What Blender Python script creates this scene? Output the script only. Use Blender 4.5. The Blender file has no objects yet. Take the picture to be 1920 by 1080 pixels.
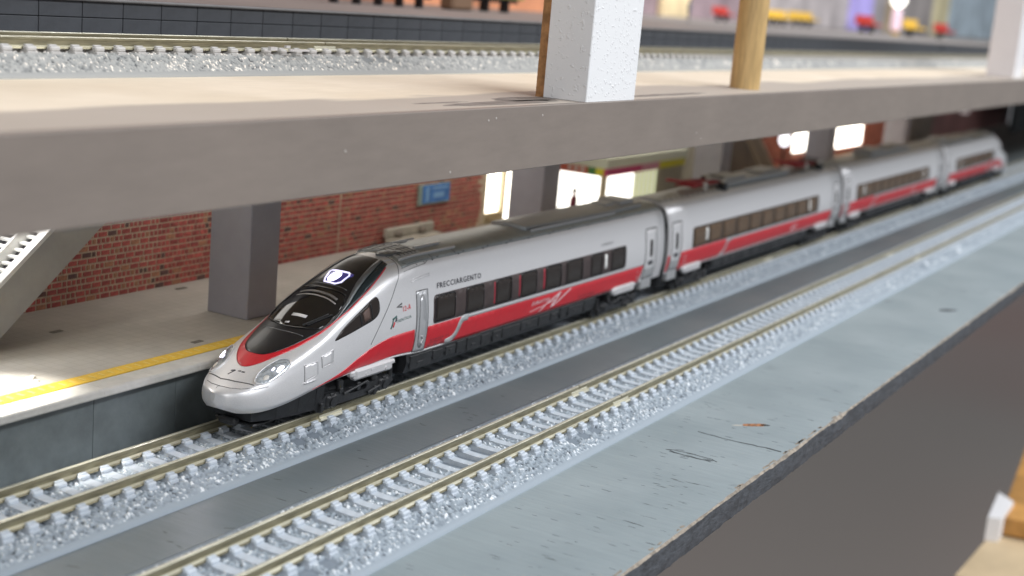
import bpy, math, random
import numpy as np
from mathutils import Vector, Matrix, geometry
random.seed(7); rng = np.random.default_rng(7)
S = bpy.context.scene
S.unit_settings.scale_length = 0.01          # one unit is one centimetre: this is a small model railway
# ------------------------------------------------------------------ camera, light, exposure
cam_d = bpy.data.cameras.new('camera'); cam = bpy.data.objects.new('camera', cam_d); S.collection.objects.link(cam); S.camera = cam
cam.location = (-16.7866, -15.7455, 8.0474)
cam.rotation_euler = (math.radians(78.119), math.radians(-4.988), math.radians(-60.275))
cam_d.lens = 49.57; cam_d.sensor_width = 36; cam_d.clip_start = .5; cam_d.clip_end = 2000
cam_d.dof.use_dof = True; cam_d.dof.focus_distance = 25.8; cam_d.dof.aperture_fstop = 0.235
S.view_settings.view_transform = 'Standard'; S.view_settings.look = 'None'; S.view_settings.exposure = 0; S.view_settings.gamma = 1
W = bpy.data.worlds.new('World'); S.world = W; W.use_nodes = True
W.node_tree.nodes['Background'].inputs[0].default_value = (.90, .94, 1, 1); W.node_tree.nodes['Background'].inputs[1].default_value = .32
def area(name, loc, target, sx, sy, power, col=(1, 1, 1)):
    l = bpy.data.lights.new(name, 'AREA'); l.shape = 'RECTANGLE'; l.size = sx; l.size_y = sy; l.energy = power; l.color = col
    o = bpy.data.objects.new(name, l); S.collection.objects.link(o); o.location = loc
    o.rotation_euler = (Vector(target) - Vector(loc)).to_track_quat('-Z', 'Y').to_euler(); return o
area('ceiling_light', (55, -22, 110), (50, -4, 0), 160, 14, 72000, (.95, .98, 1))
area('ceiling_light', (-150, -68, 44), (5, 0, 1), 30, 70, 50000, (1, .98, .96))
area('ceiling_light', (50, -105, 92), (40, 0, 0), 210, 22, 265000, (.95, .97, 1))
sp_ = bpy.data.lights.new('led_spot', 'SPOT'); sp_.energy = 5200; sp_.spot_size = math.radians(34); sp_.spot_blend = .5; sp_.shadow_soft_size = .12; sp_.color = (1, .97, .9)
so = bpy.data.objects.new('led_spot', sp_); S.collection.objects.link(so); so.location = (-4.6, 2.9, 4.75); so.rotation_euler = (Vector((-2.0, 2.15, .92)) - so.location).to_track_quat('-Z', 'Y').to_euler()
area('led_strip', (9, 4.3, 4.85), (9, 4.1, 0), 26, 1.6, 340, (1, .97, .91))
area('led_strip', (48, 4.4, 4.8), (48, 4.3, 0), 46, 1.2, 430, (1, .92, .82))

# ------------------------------------------------------------------ helpers
def tag(o, label=None, cat=None, group=None, kind=None):
    for k, v in (('label', label), ('category', cat), ('group', group), ('kind', kind)):
        if v: o[k] = v
    return o
def empty(name, loc=(0, 0, 0), label=None, cat=None, group=None, rz=0):
    o = bpy.data.objects.new(name, None); S.collection.objects.link(o); o.location = loc; o.rotation_euler = (0, 0, rz)
    o.empty_display_size = .3
    return tag(o, label, cat, group)
def link(name, me, parent=None, mats=None, loc=None):
    if mats is not None and len(me.materials) == 0:
        for m in (mats if isinstance(mats, (list, tuple)) else [mats]): me.materials.append(m)
    o = bpy.data.objects.new(name, me); S.collection.objects.link(o)
    if parent is not None: o.parent = parent
    if loc is not None: o.location = loc
    return o
def mesh(name, V, F, smooth=False, mi=None):
    me = bpy.data.meshes.new(name); me.from_pydata([tuple(map(float, v)) for v in V], [], [tuple(int(i) for i in f) for f in F]); me.update()
    if smooth: me.polygons.foreach_set('use_smooth', [True] * len(me.polygons))
    if mi is not None: me.polygons.foreach_set('material_index', mi)
    return me
class MB:
    """collects simple shapes into one mesh"""
    def __init__(s): s.V = []; s.F = []; s.M = []; s.S = []
    def add(s, V, F, m=0, sm=False):
        b = len(s.V); s.V += [tuple(v) for v in V]; s.F += [tuple(i + b for i in f) for f in F]; s.M += [m] * len(F); s.S += [sm] * len(F); return s
    def box(s, x0, x1, y0, y1, z0, z1, m=0, bev=0):
        if bev <= 0:
            V = [(x, y, z) for z in (z0, z1) for y in (y0, y1) for x in (x0, x1)]
            F = [(0, 2, 3, 1), (4, 5, 7, 6), (0, 1, 5, 4), (2, 6, 7, 3), (0, 4, 6, 2), (1, 3, 7, 5)]
            return s.add(V, F, m)
        b = min(bev, (x1 - x0) / 2.01, (y1 - y0) / 2.01, (z1 - z0) / 2.01)
        V = []; idx = {}
        for i, (x, xs) in enumerate(((x0, 1), (x1, -1))):
            for j, (y, ys) in enumerate(((y0, 1), (y1, -1))):
                for k, (z, zs) in enumerate(((z0, 1), (z1, -1))):
                    idx[i, j, k, 0] = len(V); V.append((x, y + b * ys, z + b * zs))
                    idx[i, j, k, 1] = len(V); V.append((x + b * xs, y, z + b * zs))
                    idx[i, j, k, 2] = len(V); V.append((x + b * xs, y + b * ys, z))
        g = lambda i, j, k, a: idx[i, j, k, a]
        F = []
        for i in (0, 1): F.append([g(i, 0, 0, 0), g(i, 0, 1, 0), g(i, 1, 1, 0), g(i, 1, 0, 0)])
        for j in (0, 1): F.append([g(0, j, 0, 1), g(0, j, 1, 1), g(1, j, 1, 1), g(1, j, 0, 1)])
        for k in (0, 1): F.append([g(0, 0, k, 2), g(0, 1, k, 2), g(1, 1, k, 2), g(1, 0, k, 2)])
        for i in (0, 1):
            for j in (0, 1):
                F.append([g(i, j, 0, 0), g(i, j, 1, 0), g(i, j, 1, 1), g(i, j, 0, 1)])
                F.append([g(i, 0, j, 0), g(i, 1, j, 0), g(i, 1, j, 2), g(i, 0, j, 2)])
                F.append([g(0, i, j, 1), g(1, i, j, 1), g(1, i, j, 2), g(0, i, j, 2)])
                for k in (0, 1): F.append([g(i, j, k, 0), g(i, j, k, 1), g(i, j, k, 2)])
        c = Vector(((x0 + x1) / 2, (y0 + y1) / 2, (z0 + z1) / 2)); G = []
        for f in F:
            p = [Vector(V[q]) for q in f]; n = (p[1] - p[0]).cross(p[2] - p[0])
            ctr = sum(p, Vector()) / len(p)
            G.append(f if n.dot(ctr - c) > 0 else f[::-1])
        return s.add(V, G, m)
    def cyl(s, a, b, r, n=12, m=0, r2=None, sm=True, cap=True):
        a = Vector(a); b = Vector(b); d = (b - a).normalized(); u = d.orthogonal().normalized(); v = d.cross(u); r2 = r if r2 is None else r2
        V = []; F = []
        for i in range(n):
            w = u * math.cos(i * 2 * math.pi / n) + v * math.sin(i * 2 * math.pi / n); V.append(a + w * r); V.append(b + w * r2)
        for i in range(n): j = (i + 1) % n; F.append((2 * i, 2 * j, 2 * j + 1, 2 * i + 1))
        s.add(V, F, m, sm)
        if cap:
            s.add([V[2 * i] for i in range(n)], [tuple(range(n))[::-1]], m); s.add([V[2 * i + 1] for i in range(n)], [tuple(range(n))], m)
        return s
    def prism(s, pts, axis, a, b, m=0):
        """pts: outline in the plane across axis, extruded from a to b"""
        def P(u, v, w): return {'x': (w, u, v), 'y': (u, w, v), 'z': (u, v, w)}[axis]
        n = len(pts); V = [P(u, v, a) for u, v in pts] + [P(u, v, b) for u, v in pts]
        F = [(i, (i + 1) % n, (i + 1) % n + n, i + n) for i in range(n)] + [tuple(range(n))[::-1], tuple(range(n, 2 * n))]
        ar = sum(pts[i][0] * pts[(i + 1) % n][1] - pts[(i + 1) % n][0] * pts[i][1] for i in range(n))
        flip = (ar < 0) ^ (axis == 'y') ^ (b < a)
        if flip: F = [f[::-1] for f in F]
        return s.add(V, F, m)
    def ball(s, c, r, n=8, m=0, sx=1, sy=1, sz=1):
        V = []; F = []
        for i in range(n + 1):
            for j in range(2 * n):
                th = math.pi * i / n; ph = math.pi * j / n
                V.append((c[0] + r * sx * math.sin(th) * math.cos(ph), c[1] + r * sy * math.sin(th) * math.sin(ph), c[2] + r * sz * math.cos(th)))
        for i in range(n):
            for j in range(2 * n):
                k = (j + 1) % (2 * n); F.append((i * 2 * n + j, (i + 1) * 2 * n + j, (i + 1) * 2 * n + k, i * 2 * n + k))
        return s.add(V, F, m, True)
    def me(s, name='mesh'):
        m = bpy.data.meshes.new(name); m.from_pydata(s.V, [], s.F); m.update(); m.polygons.foreach_set('material_index', s.M); m.polygons.foreach_set('use_smooth', s.S); return m
    def build(s, name, mats, parent=None, loc=None): return link(name, s.me(name), parent, mats, loc)
def copy_tree(o, parent=None, only=None):
    c = o.copy(); S.collection.objects.link(c); c.parent = parent
    for ch in list(o.children): copy_tree(ch, c)
    return c

# ------------------------------------------------------------------ materials
def mat(name, col, rough=.6, metal=0, var=0, vscale=3, bump=0, bscale=20, col2=None, emit=0, ecol=None, spec=.5, coat=0, stretch=(1, 1, 1), trans=0, alpha=1, det=4):
    m = bpy.data.materials.new(name); m.use_nodes = True; n = m.node_tree.nodes; L = m.node_tree.links; b = n['Principled BSDF']
    b.inputs['Base Color'].default_value = (*col, 1); b.inputs['Roughness'].default_value = rough; b.inputs['Metallic'].default_value = metal
    b.inputs['Specular IOR Level'].default_value = spec; b.inputs['Coat Weight'].default_value = coat; b.inputs['Alpha'].default_value = alpha
    b.inputs['Transmission Weight'].default_value = trans
    if emit: b.inputs['Emission Color'].default_value = (*(ecol or col), 1); b.inputs['Emission Strength'].default_value = emit
    tc = n.new('ShaderNodeTexCoord'); mp = n.new('ShaderNodeMapping'); mp.inputs['Scale'].default_value = stretch; L.new(tc.outputs['Object'], mp.inputs['Vector'])
    if var or col2:
        t = n.new('ShaderNodeTexNoise'); t.inputs['Scale'].default_value = vscale; t.inputs['Detail'].default_value = det; t.inputs['Roughness'].default_value = .62
        L.new(mp.outputs[0], t.inputs['Vector'])
        r = n.new('ShaderNodeValToRGB'); r.color_ramp.elements[0].position = .36; r.color_ramp.elements[1].position = .64
        c2 = col2 or tuple(min(1, c * (1 + var)) for c in col); c1 = col if col2 else tuple(c * (1 - var) for c in col)
        r.color_ramp.elements[0].color = (*c1, 1); r.color_ramp.elements[1].color = (*c2, 1)
        L.new(t.outputs[0], r.inputs[0]); L.new(r.outputs[0], b.inputs['Base Color'])
    if bump:
        t2 = n.new('ShaderNodeTexNoise'); t2.inputs['Scale'].default_value = bscale; t2.inputs['Detail'].default_value = 3
        L.new(mp.outputs[0], t2.inputs['Vector'])
        bp = n.new('ShaderNodeBump'); bp.inputs['Strength'].default_value = bump; bp.inputs['Distance'].default_value = .02
        L.new(t2.outputs[0], bp.inputs['Height']); L.new(bp.outputs[0], b.inputs['Normal'])
    return m
silver = mat('silver_paint', (.66, .655, .668), .34, .42, .05, 60, .05, 160)
door_sil = mat('door_silver_paint', (.47, .475, .49), .36, .5, .04, 40)
grille_grey = mat('grey_metal_paint', (.42, .43, .44), .45, .5)
red = mat('red_paint', (.47, .010, .020), .34, 0, .05, 6, .03, 120, coat=.2)
redthin = red
greytrim = mat('grey_trim_paint', (.36, .37, .38), .4, .2)
black = mat('black_gloss_paint', (.007, .007, .009), .30, 0, coat=.12)
pillar_grey = mat('dark_silver_paint', (.17, .18, .19), .35, .5)
quarter = mat('blue_black_gloss', (.018, .030, .036), .22, .2)
glass_dark = mat('tinted_glass', (.005, .005, .006), .08, 0, coat=.4)
band_brown = mat('window_band_tint', (.050, .036, .035), .35, 0, .15, 5, spec=.3)
pane_dark = mat('window_pane_glass', (.022, .017, .015), .22, 0, spec=.25)
pane_brown = mat('window_pane_brown', (.085, .048, .022), .3, 0, .25, 6)
pane_band = mat('window_band_brown', (.055, .034, .020), .3)
seam = mat('panel_gap', (.05, .052, .055), .7)
seat_red = mat('red_seat_cloth', (.30, .02, .035), .7)
white_pl = mat('white_print', (.75, .75, .73), .6)
under = mat('dark_plastic', (.009, .010, .012), .5, 0, .3, 8, .3, 40)
under2 = mat('dark_plastic_worn', (.016, .017, .019), .42, 0, .4, 10, .3, 60)
txt_dark = mat('dark_lettering', (.035, .035, .045), .5)
txt_red = mat('red_lettering', (.55, .02, .03), .5)
txt_pale = mat('pale_lettering', (.62, .50, .52), .5)
bulb = mat('lit_headlight', (1, 1, 1), .3, emit=9, ecol=(.86, .84, 1))
bulb_dim = mat('lit_lens_edge', (1, 1, 1), .3, emit=1.3, ecol=(.66, .64, .98))
lens_m = mat('headlight_lens', (.42, .46, .50), .12, .35, .35, 9, coat=1)
cream_metal = mat('insulator_white', (.6, .58, .55), .4)
panto_red = mat('pantograph_red', (.30, .02, .03), .5)
track_pl = mat('sleeper_plastic', (.46, .505, .56), .5, 0, .07, 9, .15, 60)
rail_m = mat('rail_brass', (.26, .235, .155), .38, .6, .22, 5, .12, 30, stretch=(.4, 3, 3))
rail_top = mat('rail_worn_skylit', (.62, .595, .48), .32, .5, .14, 4, stretch=(.3, 3, 3))
track_up = mat('upper_lit_sleeper_plastic', (.46, .445, .43), .55, 0, .1, 9, .15, 60)  # same sleeper plastic, the upper level's different light tinted into the colour

# ------------------------------------------------------------------ body shape of the train's end car (stations along x, seven section points each)
# station: x, 7 section points (y,z): centre, hood, crease, upper side, widest, low, bottom
ST=[
(1.50,[(0,.78),(.02,.78),(.04,.77),(.05,.75),(.05,.70),(.04,.64),(.02,.61)]),
(1.54,[(0,.815),(.09,.81),(.15,.79),(.185,.75),(.19,.67),(.17,.58),(.10,.52)]),
(1.63,[(0,.845),(.16,.84),(.27,.815),(.32,.76),(.335,.66),(.31,.54),(.22,.46)]),
(1.78,[(0,.885),(.24,.875),(.40,.845),(.465,.77),(.49,.66),(.47,.52),(.37,.41)]),
(2.00,[(0,.99),(.30,.97),(.51,.92),(.59,.82),(.625,.69),(.61,.52),(.51,.40)]),
(2.28,[(0,1.12),(.34,1.10),(.60,1.03),(.69,.91),(.73,.74),(.72,.54),(.64,.43)]),
(2.66,[(0,1.33),(.38,1.30),(.675,1.21),(.77,1.05),(.805,.82),(.80,.60),(.73,.49)]),
(3.16,[(0,1.52),(.40,1.49),(.725,1.38),(.82,1.18),(.855,.92),(.85,.69),(.79,.585)]),
(3.66,[(0,1.72),(.40,1.69),(.745,1.56),(.835,1.33),(.87,1.02),(.865,.76),(.81,.66)]),
(4.16,[(0,2.0),(.40,1.96),(.74,1.80),(.84,1.54),(.88,1.16),(.87,.82),(.81,.70)]),
(4.96,[(0,2.37),(.39,2.33),(.70,2.14),(.83,1.85),(.883,1.4),(.875,.98),(.81,.74)]),
(5.86,[(0,2.65),(.39,2.60),(.67,2.42),(.81,2.10),(.885,1.55),(.88,1.1),(.805,.75)]),
(6.9,[(0,2.75),(.42,2.69),(.665,2.53),(.80,2.22),(.885,1.6),(.882,1.12),(.81,.69)]),
(18.9,[(0,2.75),(.42,2.69),(.665,2.53),(.80,2.22),(.885,1.6),(.882,1.12),(.81,.69)]),
]
XS=np.array([s[0] for s in ST]); PT=np.array([s[1] for s in ST])  # n,7,2
def _slopes(x,y):
    h=np.diff(x); d=np.diff(y,axis=0)/h.reshape((-1,)+(1,)*(y.ndim-1))
    m=np.zeros_like(y); m[0]=d[0]; m[-1]=d[-1]
    h0=h[:-1].reshape((-1,)+(1,)*(y.ndim-1)); h1=h[1:].reshape((-1,)+(1,)*(y.ndim-1))
    w1=2*h1+h0; w2=h1+2*h0; a=d[:-1]; b=d[1:]
    with np.errstate(divide='ignore',invalid='ignore'):
        hm=(w1+w2)/(w1/a+w2/b)
    m[1:-1]=np.where(a*b>0,hm,0)
    return m
MS=_slopes(XS,PT)
def section(x):
    x=np.clip(np.asarray(x,float),XS[0],XS[-1]); i=np.clip(np.searchsorted(XS,x,side='right')-1,0,len(XS)-2)
    h=(XS[i+1]-XS[i]); t=((x-XS[i])/h)[...,None,None]; h=h[...,None,None]
    return (2*t**3-3*t**2+1)*PT[i]+(t**3-2*t**2+t)*h*MS[i]+(-2*t**3+3*t**2)*PT[i+1]+(t**3-t**2)*h*MS[i+1]
def surf(x,t):
    """x along the car, t = 0 roof centre .. 6 bottom edge, sign gives side (negative = near side -y)"""
    x=np.asarray(x,float); t=np.asarray(t,float); sg=np.where(t<0,-1.,1.); a=np.clip(np.abs(t),0,6)
    S=section(x); ext=np.concatenate([S[...,1:2,:]*np.array([-1,1]),S,2*S[...,6:7,:]-S[...,5:6,:]],axis=-2)
    k=np.minimum(a.astype(int),5); u=(a-k)[...,None]
    g=lambda o: np.take_along_axis(ext,(k+o)[...,None,None]+np.zeros((1,1,2),int).reshape((1,)*(k.ndim)+(1,2)),axis=-2)[...,0,:]
    p0,p1,p2,p3=g(0),g(1),g(2),g(3)
    q=.5*((2*p1)+(-p0+p2)*u+(2*p0-5*p1+4*p2-p3)*u*u+(-p0+3*p1-3*p2+p3)*u**3)
    return np.stack([x+0*a,q[...,0]*sg*1.0,q[...,1]],axis=-1)
# ------------------------------------------------------------------ the layout boards
def nodes_of(m): return m.node_tree.nodes, m.node_tree.links, m.node_tree.nodes['Principled BSDF']
def grain_mat(name, c1, c2, rough, along, dash=0, dcol=(.05, .06, .065), bump=.3):
    """painted or raw board: soft blotches, fine grain along an axis, sparse dark pores"""
    m = mat(name, c1, rough); n, L, b = nodes_of(m)
    tc = n.new('ShaderNodeTexCoord')
    t = n.new('ShaderNodeTexNoise'); t.inputs['Scale'].default_value = .45; t.inputs['Detail'].default_value = 6; L.new(tc.outputs['Object'], t.inputs['Vector'])
    r = n.new('ShaderNodeValToRGB'); r.color_ramp.elements[0].position = .35; r.color_ramp.elements[1].position = .68
    r.color_ramp.elements[0].color = (*c1, 1); r.color_ramp.elements[1].color = (*c2, 1); L.new(t.outputs[0], r.inputs[0])
    mp = n.new('ShaderNodeMapping'); mp.inputs['Scale'].default_value = (1.2, 14, 6) if along == 'x' else (14, 1.2, 6); mp.inputs['Rotation'].default_value = (0, 0, .06)
    L.new(tc.outputs['Object'], mp.inputs[0])
    g = n.new('ShaderNodeTexNoise'); g.inputs['Scale'].default_value = 1; g.inputs['Detail'].default_value = 5; g.inputs['Roughness'].default_value = .7; L.new(mp.outputs[0], g.inputs['Vector'])
    gr = n.new('ShaderNodeMapRange'); gr.inputs[1].default_value = .2; gr.inputs[2].default_value = .8; gr.inputs[3].default_value = .90; gr.inputs[4].default_value = 1.08; L.new(g.outputs[0], gr.inputs[0])
    mul = n.new('ShaderNodeVectorMath'); mul.operation = 'SCALE'; L.new(r.outputs[0], mul.inputs[0]); L.new(gr.outputs[0], mul.inputs['Scale'])
    out = mul.outputs[0]
    if dash:
        mp2 = n.new('ShaderNodeMapping'); mp2.inputs['Scale'].default_value = (2.0, 22, 6) if along == 'x' else (22, 2.0, 6); L.new(tc.outputs['Object'], mp2.inputs[0])
        d = n.new('ShaderNodeTexNoise'); d.inputs['Scale'].default_value = 1; d.inputs['Detail'].default_value = 2; L.new(mp2.outputs[0], d.inputs['Vector'])
        area_ = n.new('ShaderNodeTexNoise'); area_.inputs['Scale'].default_value = .35; L.new(tc.outputs['Object'], area_.inputs['Vector'])
        th = n.new('ShaderNodeMapRange'); th.inputs[1].default_value = .40; th.inputs[2].default_value = .65; th.inputs[3].default_value = .80; th.inputs[4].default_value = .80 - dash; L.new(area_.outputs[0], th.inputs[0])
        sub = n.new('ShaderNodeMath'); sub.operation = 'SUBTRACT'; L.new(d.outputs[0], sub.inputs[0]); L.new(th.outputs[0], sub.inputs[1])
        k = n.new('ShaderNodeMapRange'); k.inputs[1].default_value = 0; k.inputs[2].default_value = .03; L.new(sub.outputs[0], k.inputs[0])
        mx = n.new('ShaderNodeMix'); mx.data_type = 'RGBA'; L.new(k.outputs[0], mx.inputs[0]); L.new(out, mx.inputs[6]); mx.inputs[7].default_value = (*dcol, 1); out = mx.outputs[2]
    L.new(out, b.inputs['Base Color'])
    bp = n.new('ShaderNodeBump'); bp.inputs['Strength'].default_value = bump; bp.inputs['Distance'].default_value = .02; L.new(g.outputs[0], bp.inputs['Height']); L.new(bp.outputs[0], b.inputs['Normal'])
    return m
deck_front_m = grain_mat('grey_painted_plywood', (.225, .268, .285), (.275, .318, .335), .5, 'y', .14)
deck_mid_m = grain_mat('grey_painted_plywood_shaded', (.125, .150, .162), (.160, .180, .186), .45, 'y', .05)  # same grey paint, darkened: shade of the upper deck painted in
edge_m = mat('plywood_edge_paint', (.055, .062, .072), .7, 0, .35, 4, .8, 9, stretch=(1, 1, 3))
raw_m = mat('bare_chipped_wood', (.25, .215, .175), .85, 0, .35, 6, .6, 14)
ZD = -.448; T2Y = -3.745; YF = -7.91
XA, XB = -14, 130
# lower deck: grey painted board; front lip slightly worn
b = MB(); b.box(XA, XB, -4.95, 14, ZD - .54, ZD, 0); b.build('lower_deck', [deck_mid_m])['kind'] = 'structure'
xs = np.concatenate([np.arange(XA, 40, .11), np.arange(40, XB + 1, 1.5)]); V = []; F = []
wv = np.convolve(rng.normal(0, 1, len(xs) + 8), np.ones(9) / 9, 'valid'); w2 = rng.normal(0, .008, len(xs))
for i, x in enumerate(xs):
    c = .022 + abs(wv[i]) * .05 + abs(w2[i]) * .6; yy = YF + wv[i] * .02
    V += [(x, -4.95, ZD), (x, yy + c, ZD + w2[i] * .2), (x, yy, ZD - c * .9), (x, yy + wv[i] * .01, ZD - .30), (x, yy + .02, ZD - .50 + w2[i]), (x, yy + .06, ZD - .54), (x, -4.95, ZD - .54)]
mi = []
for i in range(len(xs) - 1):
    for k, m_ in enumerate((0, 2, 1, 1, 2, 1)):
        a = i * 7 + k; F.append((a, a + 1, a + 8, a + 7)); mi.append(m_)
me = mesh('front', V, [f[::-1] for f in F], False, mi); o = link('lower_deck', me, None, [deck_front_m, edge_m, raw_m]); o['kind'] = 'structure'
# crack and knots in the front strip
def flat(name, pts, z, m, parent=None, th=.004):
    b = MB(); b.prism(pts, 'z', z - .001, z + th, 0); return b.build(name, m, parent)
front_deck = o
cr_m = mat('crack_dirt', (.035, .04, .042), .9); knot_m = mat('bare_knot', (.30, .13, .055), .8, 0, .6, 12, 1, 20)  # dark marks in the board: crack, knot rims, pores, scratches
pts = [(9.60 + .09 * math.sin(y * 3.1) * .4 + .012 * rng.normal() + (y + 6) * .02, y) for y in np.arange(-5.95, -7.86, -.12)]
for sgn in (1,):
    L_ = [(x - .012 - .012 * (k / len(pts)), y) for k, (x, y) in enumerate(pts)]; R_ = [(x + .012 + .014 * (k / len(pts)) + .006 * rng.normal(), y) for k, (x, y) in enumerate(pts)]
    flat('crack', L_ + R_[::-1], ZD, cr_m, front_deck)
def blob(cx, cy, rx, ry, rot, n=14, j=.25):
    r = []
    for i in range(n):
        a = i * 2 * math.pi / n; k = 1 + rng.normal() * j * .6; u, v = rx * k * math.cos(a), ry * k * math.sin(a)
        r.append((cx + u * math.cos(rot) - v * math.sin(rot), cy + u * math.sin(rot) + v * math.cos(rot)))
    return r
flat('wood_knot', blob(10.92, -6.66, .27, .085, -.75), ZD, knot_m, front_deck)
flat('knot_rim', blob(11.10, -6.86, .12, .05, -.8), ZD, cr_m, front_deck); flat('knot_rim', blob(10.66, -6.42, .14, .04, -.7), ZD, mat('scuffed_pale_paint', (.42, .40, .36), .7), front_deck); flat('dark_spot', blob(27.5, -7.0, .35, .12, -.6), ZD, cr_m, front_deck)
for q in range(5):
    flat('chip_mark', blob(8.0 + rng.normal() * .16, -6.46 + rng.normal() * .22, .09, .011, -1.35 + rng.normal() * .25, 8), ZD, cr_m, front_deck, .003)
for a_, o_ in ((.13, .0), (-.12, .05), (.02, -.06)):
    arc = [(8.0 + a_ * math.cos(u) + rng.normal() * .012 + o_, -6.46 + .55 * math.sin(u) * (1 - abs(o_) * 3)) for u in np.linspace(-1.35, 1.35, 11)]
    flat('knot_ring', [(x - .010, y) for x, y in arc] + [(x + .010 + .008 * rng.random(), y) for x, y in arc[::-1]], ZD, cr_m, front_deck, .003)
for q in range(150):
    x, y = rng.uniform(-2, 13), rng.uniform(-7.7, -5.3); flat('grain_pore', blob(x, y, rng.uniform(.03, .09), .004, -1.52 + rng.normal() * .06, 5, .1), ZD, cr_m, front_deck, .002) if q < 110 else None
for q in range(26):
    flat('paint_scratch', blob(rng.uniform(-4, 9), rng.uniform(-2.9, -1.5), rng.uniform(.03, .12), .006, rng.uniform(-1.9, -.9), 6, .2), ZD, cr_m, front_deck, .002)
# chips of bare wood along the top arris
for x in list(rng.uniform(0, 16, 22)) + [9.62, 9.7]:
    flat('bare_chip', blob(x, YF + .08, rng.uniform(.05, .2), .03, 0, 9, .5), ZD, raw_m, front_deck, .003)

# the dim room below the layout
flm = mat('room_floor_brown', (.33, .22, .185), .5, 0, 0, .006, col2=(.33, .29, .26), det=1)
b = MB(); b.box(-300, 600, -300, 500, -72, -70); b.build('floor', flm)['kind'] = 'structure'

# ------------------------------------------------------------------ tracks
def ballast_mat(name='grey_ballast', k=(1, 1, 1)):
    m = mat(name, (.25, .285, .33), .5); b_ = m.node_tree.nodes['Principled BSDF']; b_.inputs['Roughness'].default_value = .8; b_.inputs['Specular IOR Level'].default_value = .25; kk = lambda c: (c[0] * k[0], c[1] * k[1], c[2] * k[2], 1); n, L, b = nodes_of(m)
    at = n.new('ShaderNodeAttribute'); at.attribute_name = 'speck'
    r = n.new('ShaderNodeValToRGB'); e = r.color_ramp; e.elements[0].position = 0; e.elements[0].color = kk((.03, .035, .045)); e.elements[1].position = .05; e.elements[1].color = kk((.17, .20, .235)); a = e.elements.new(.30); a.color = kk((.25, .29, .33))
    a = e.elements.new(.80); a.color = kk((.33, .375, .42)); a = e.elements.new(.93); a.color = kk((.70, .73, .76))
    L.new(at.outputs['Fac'], r.inputs[0]); L.new(r.outputs[0], b.inputs['Base Color'])
    tc = n.new('ShaderNodeTexCoord'); v = n.new('ShaderNodeTexVoronoi'); v.inputs['Scale'].default_value = 26; L.new(tc.outputs['Object'], v.inputs['Vector'])
    bp = n.new('ShaderNodeBump'); bp.inputs['Strength'].default_value = .25; bp.inputs['Distance'].default_value = .02; L.new(v.outputs[0], bp.inputs['Height']); L.new(bp.outputs[0], b.inputs['Normal'])
    return m
ball_m = ballast_mat(); ball_up_m = ballast_mat('upper_lit_grey_ballast', (1.15, 1.0, .85))  # upper copy: same ballast, the different light up there put into its tint
PITCH = .4832
def cells(x, y, size, seed):
    """jittered cells: (distance to the nearest stone centre, that stone's random number)"""
    r = np.random.default_rng(seed); N = 4096; jx = r.random(N); jy = r.random(N); rv = r.random(N)
    gx = np.floor(x / size).astype(int); gy = np.floor(y / size).astype(int); best = np.full(x.shape, 9.); val = np.zeros(x.shape)
    for dx in (-1, 0, 1):
        for dy in (-1, 0, 1):
            cx, cy = gx + dx, gy + dy; h = (cx * 73856093 ^ cy * 19349663) % N
            d = np.hypot(x / size - cx - jx[h], y / size - cy - jy[h]); k = d < best; best = np.where(k, d, best); val = np.where(k, rv[h], val)
    return best, val
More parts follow.
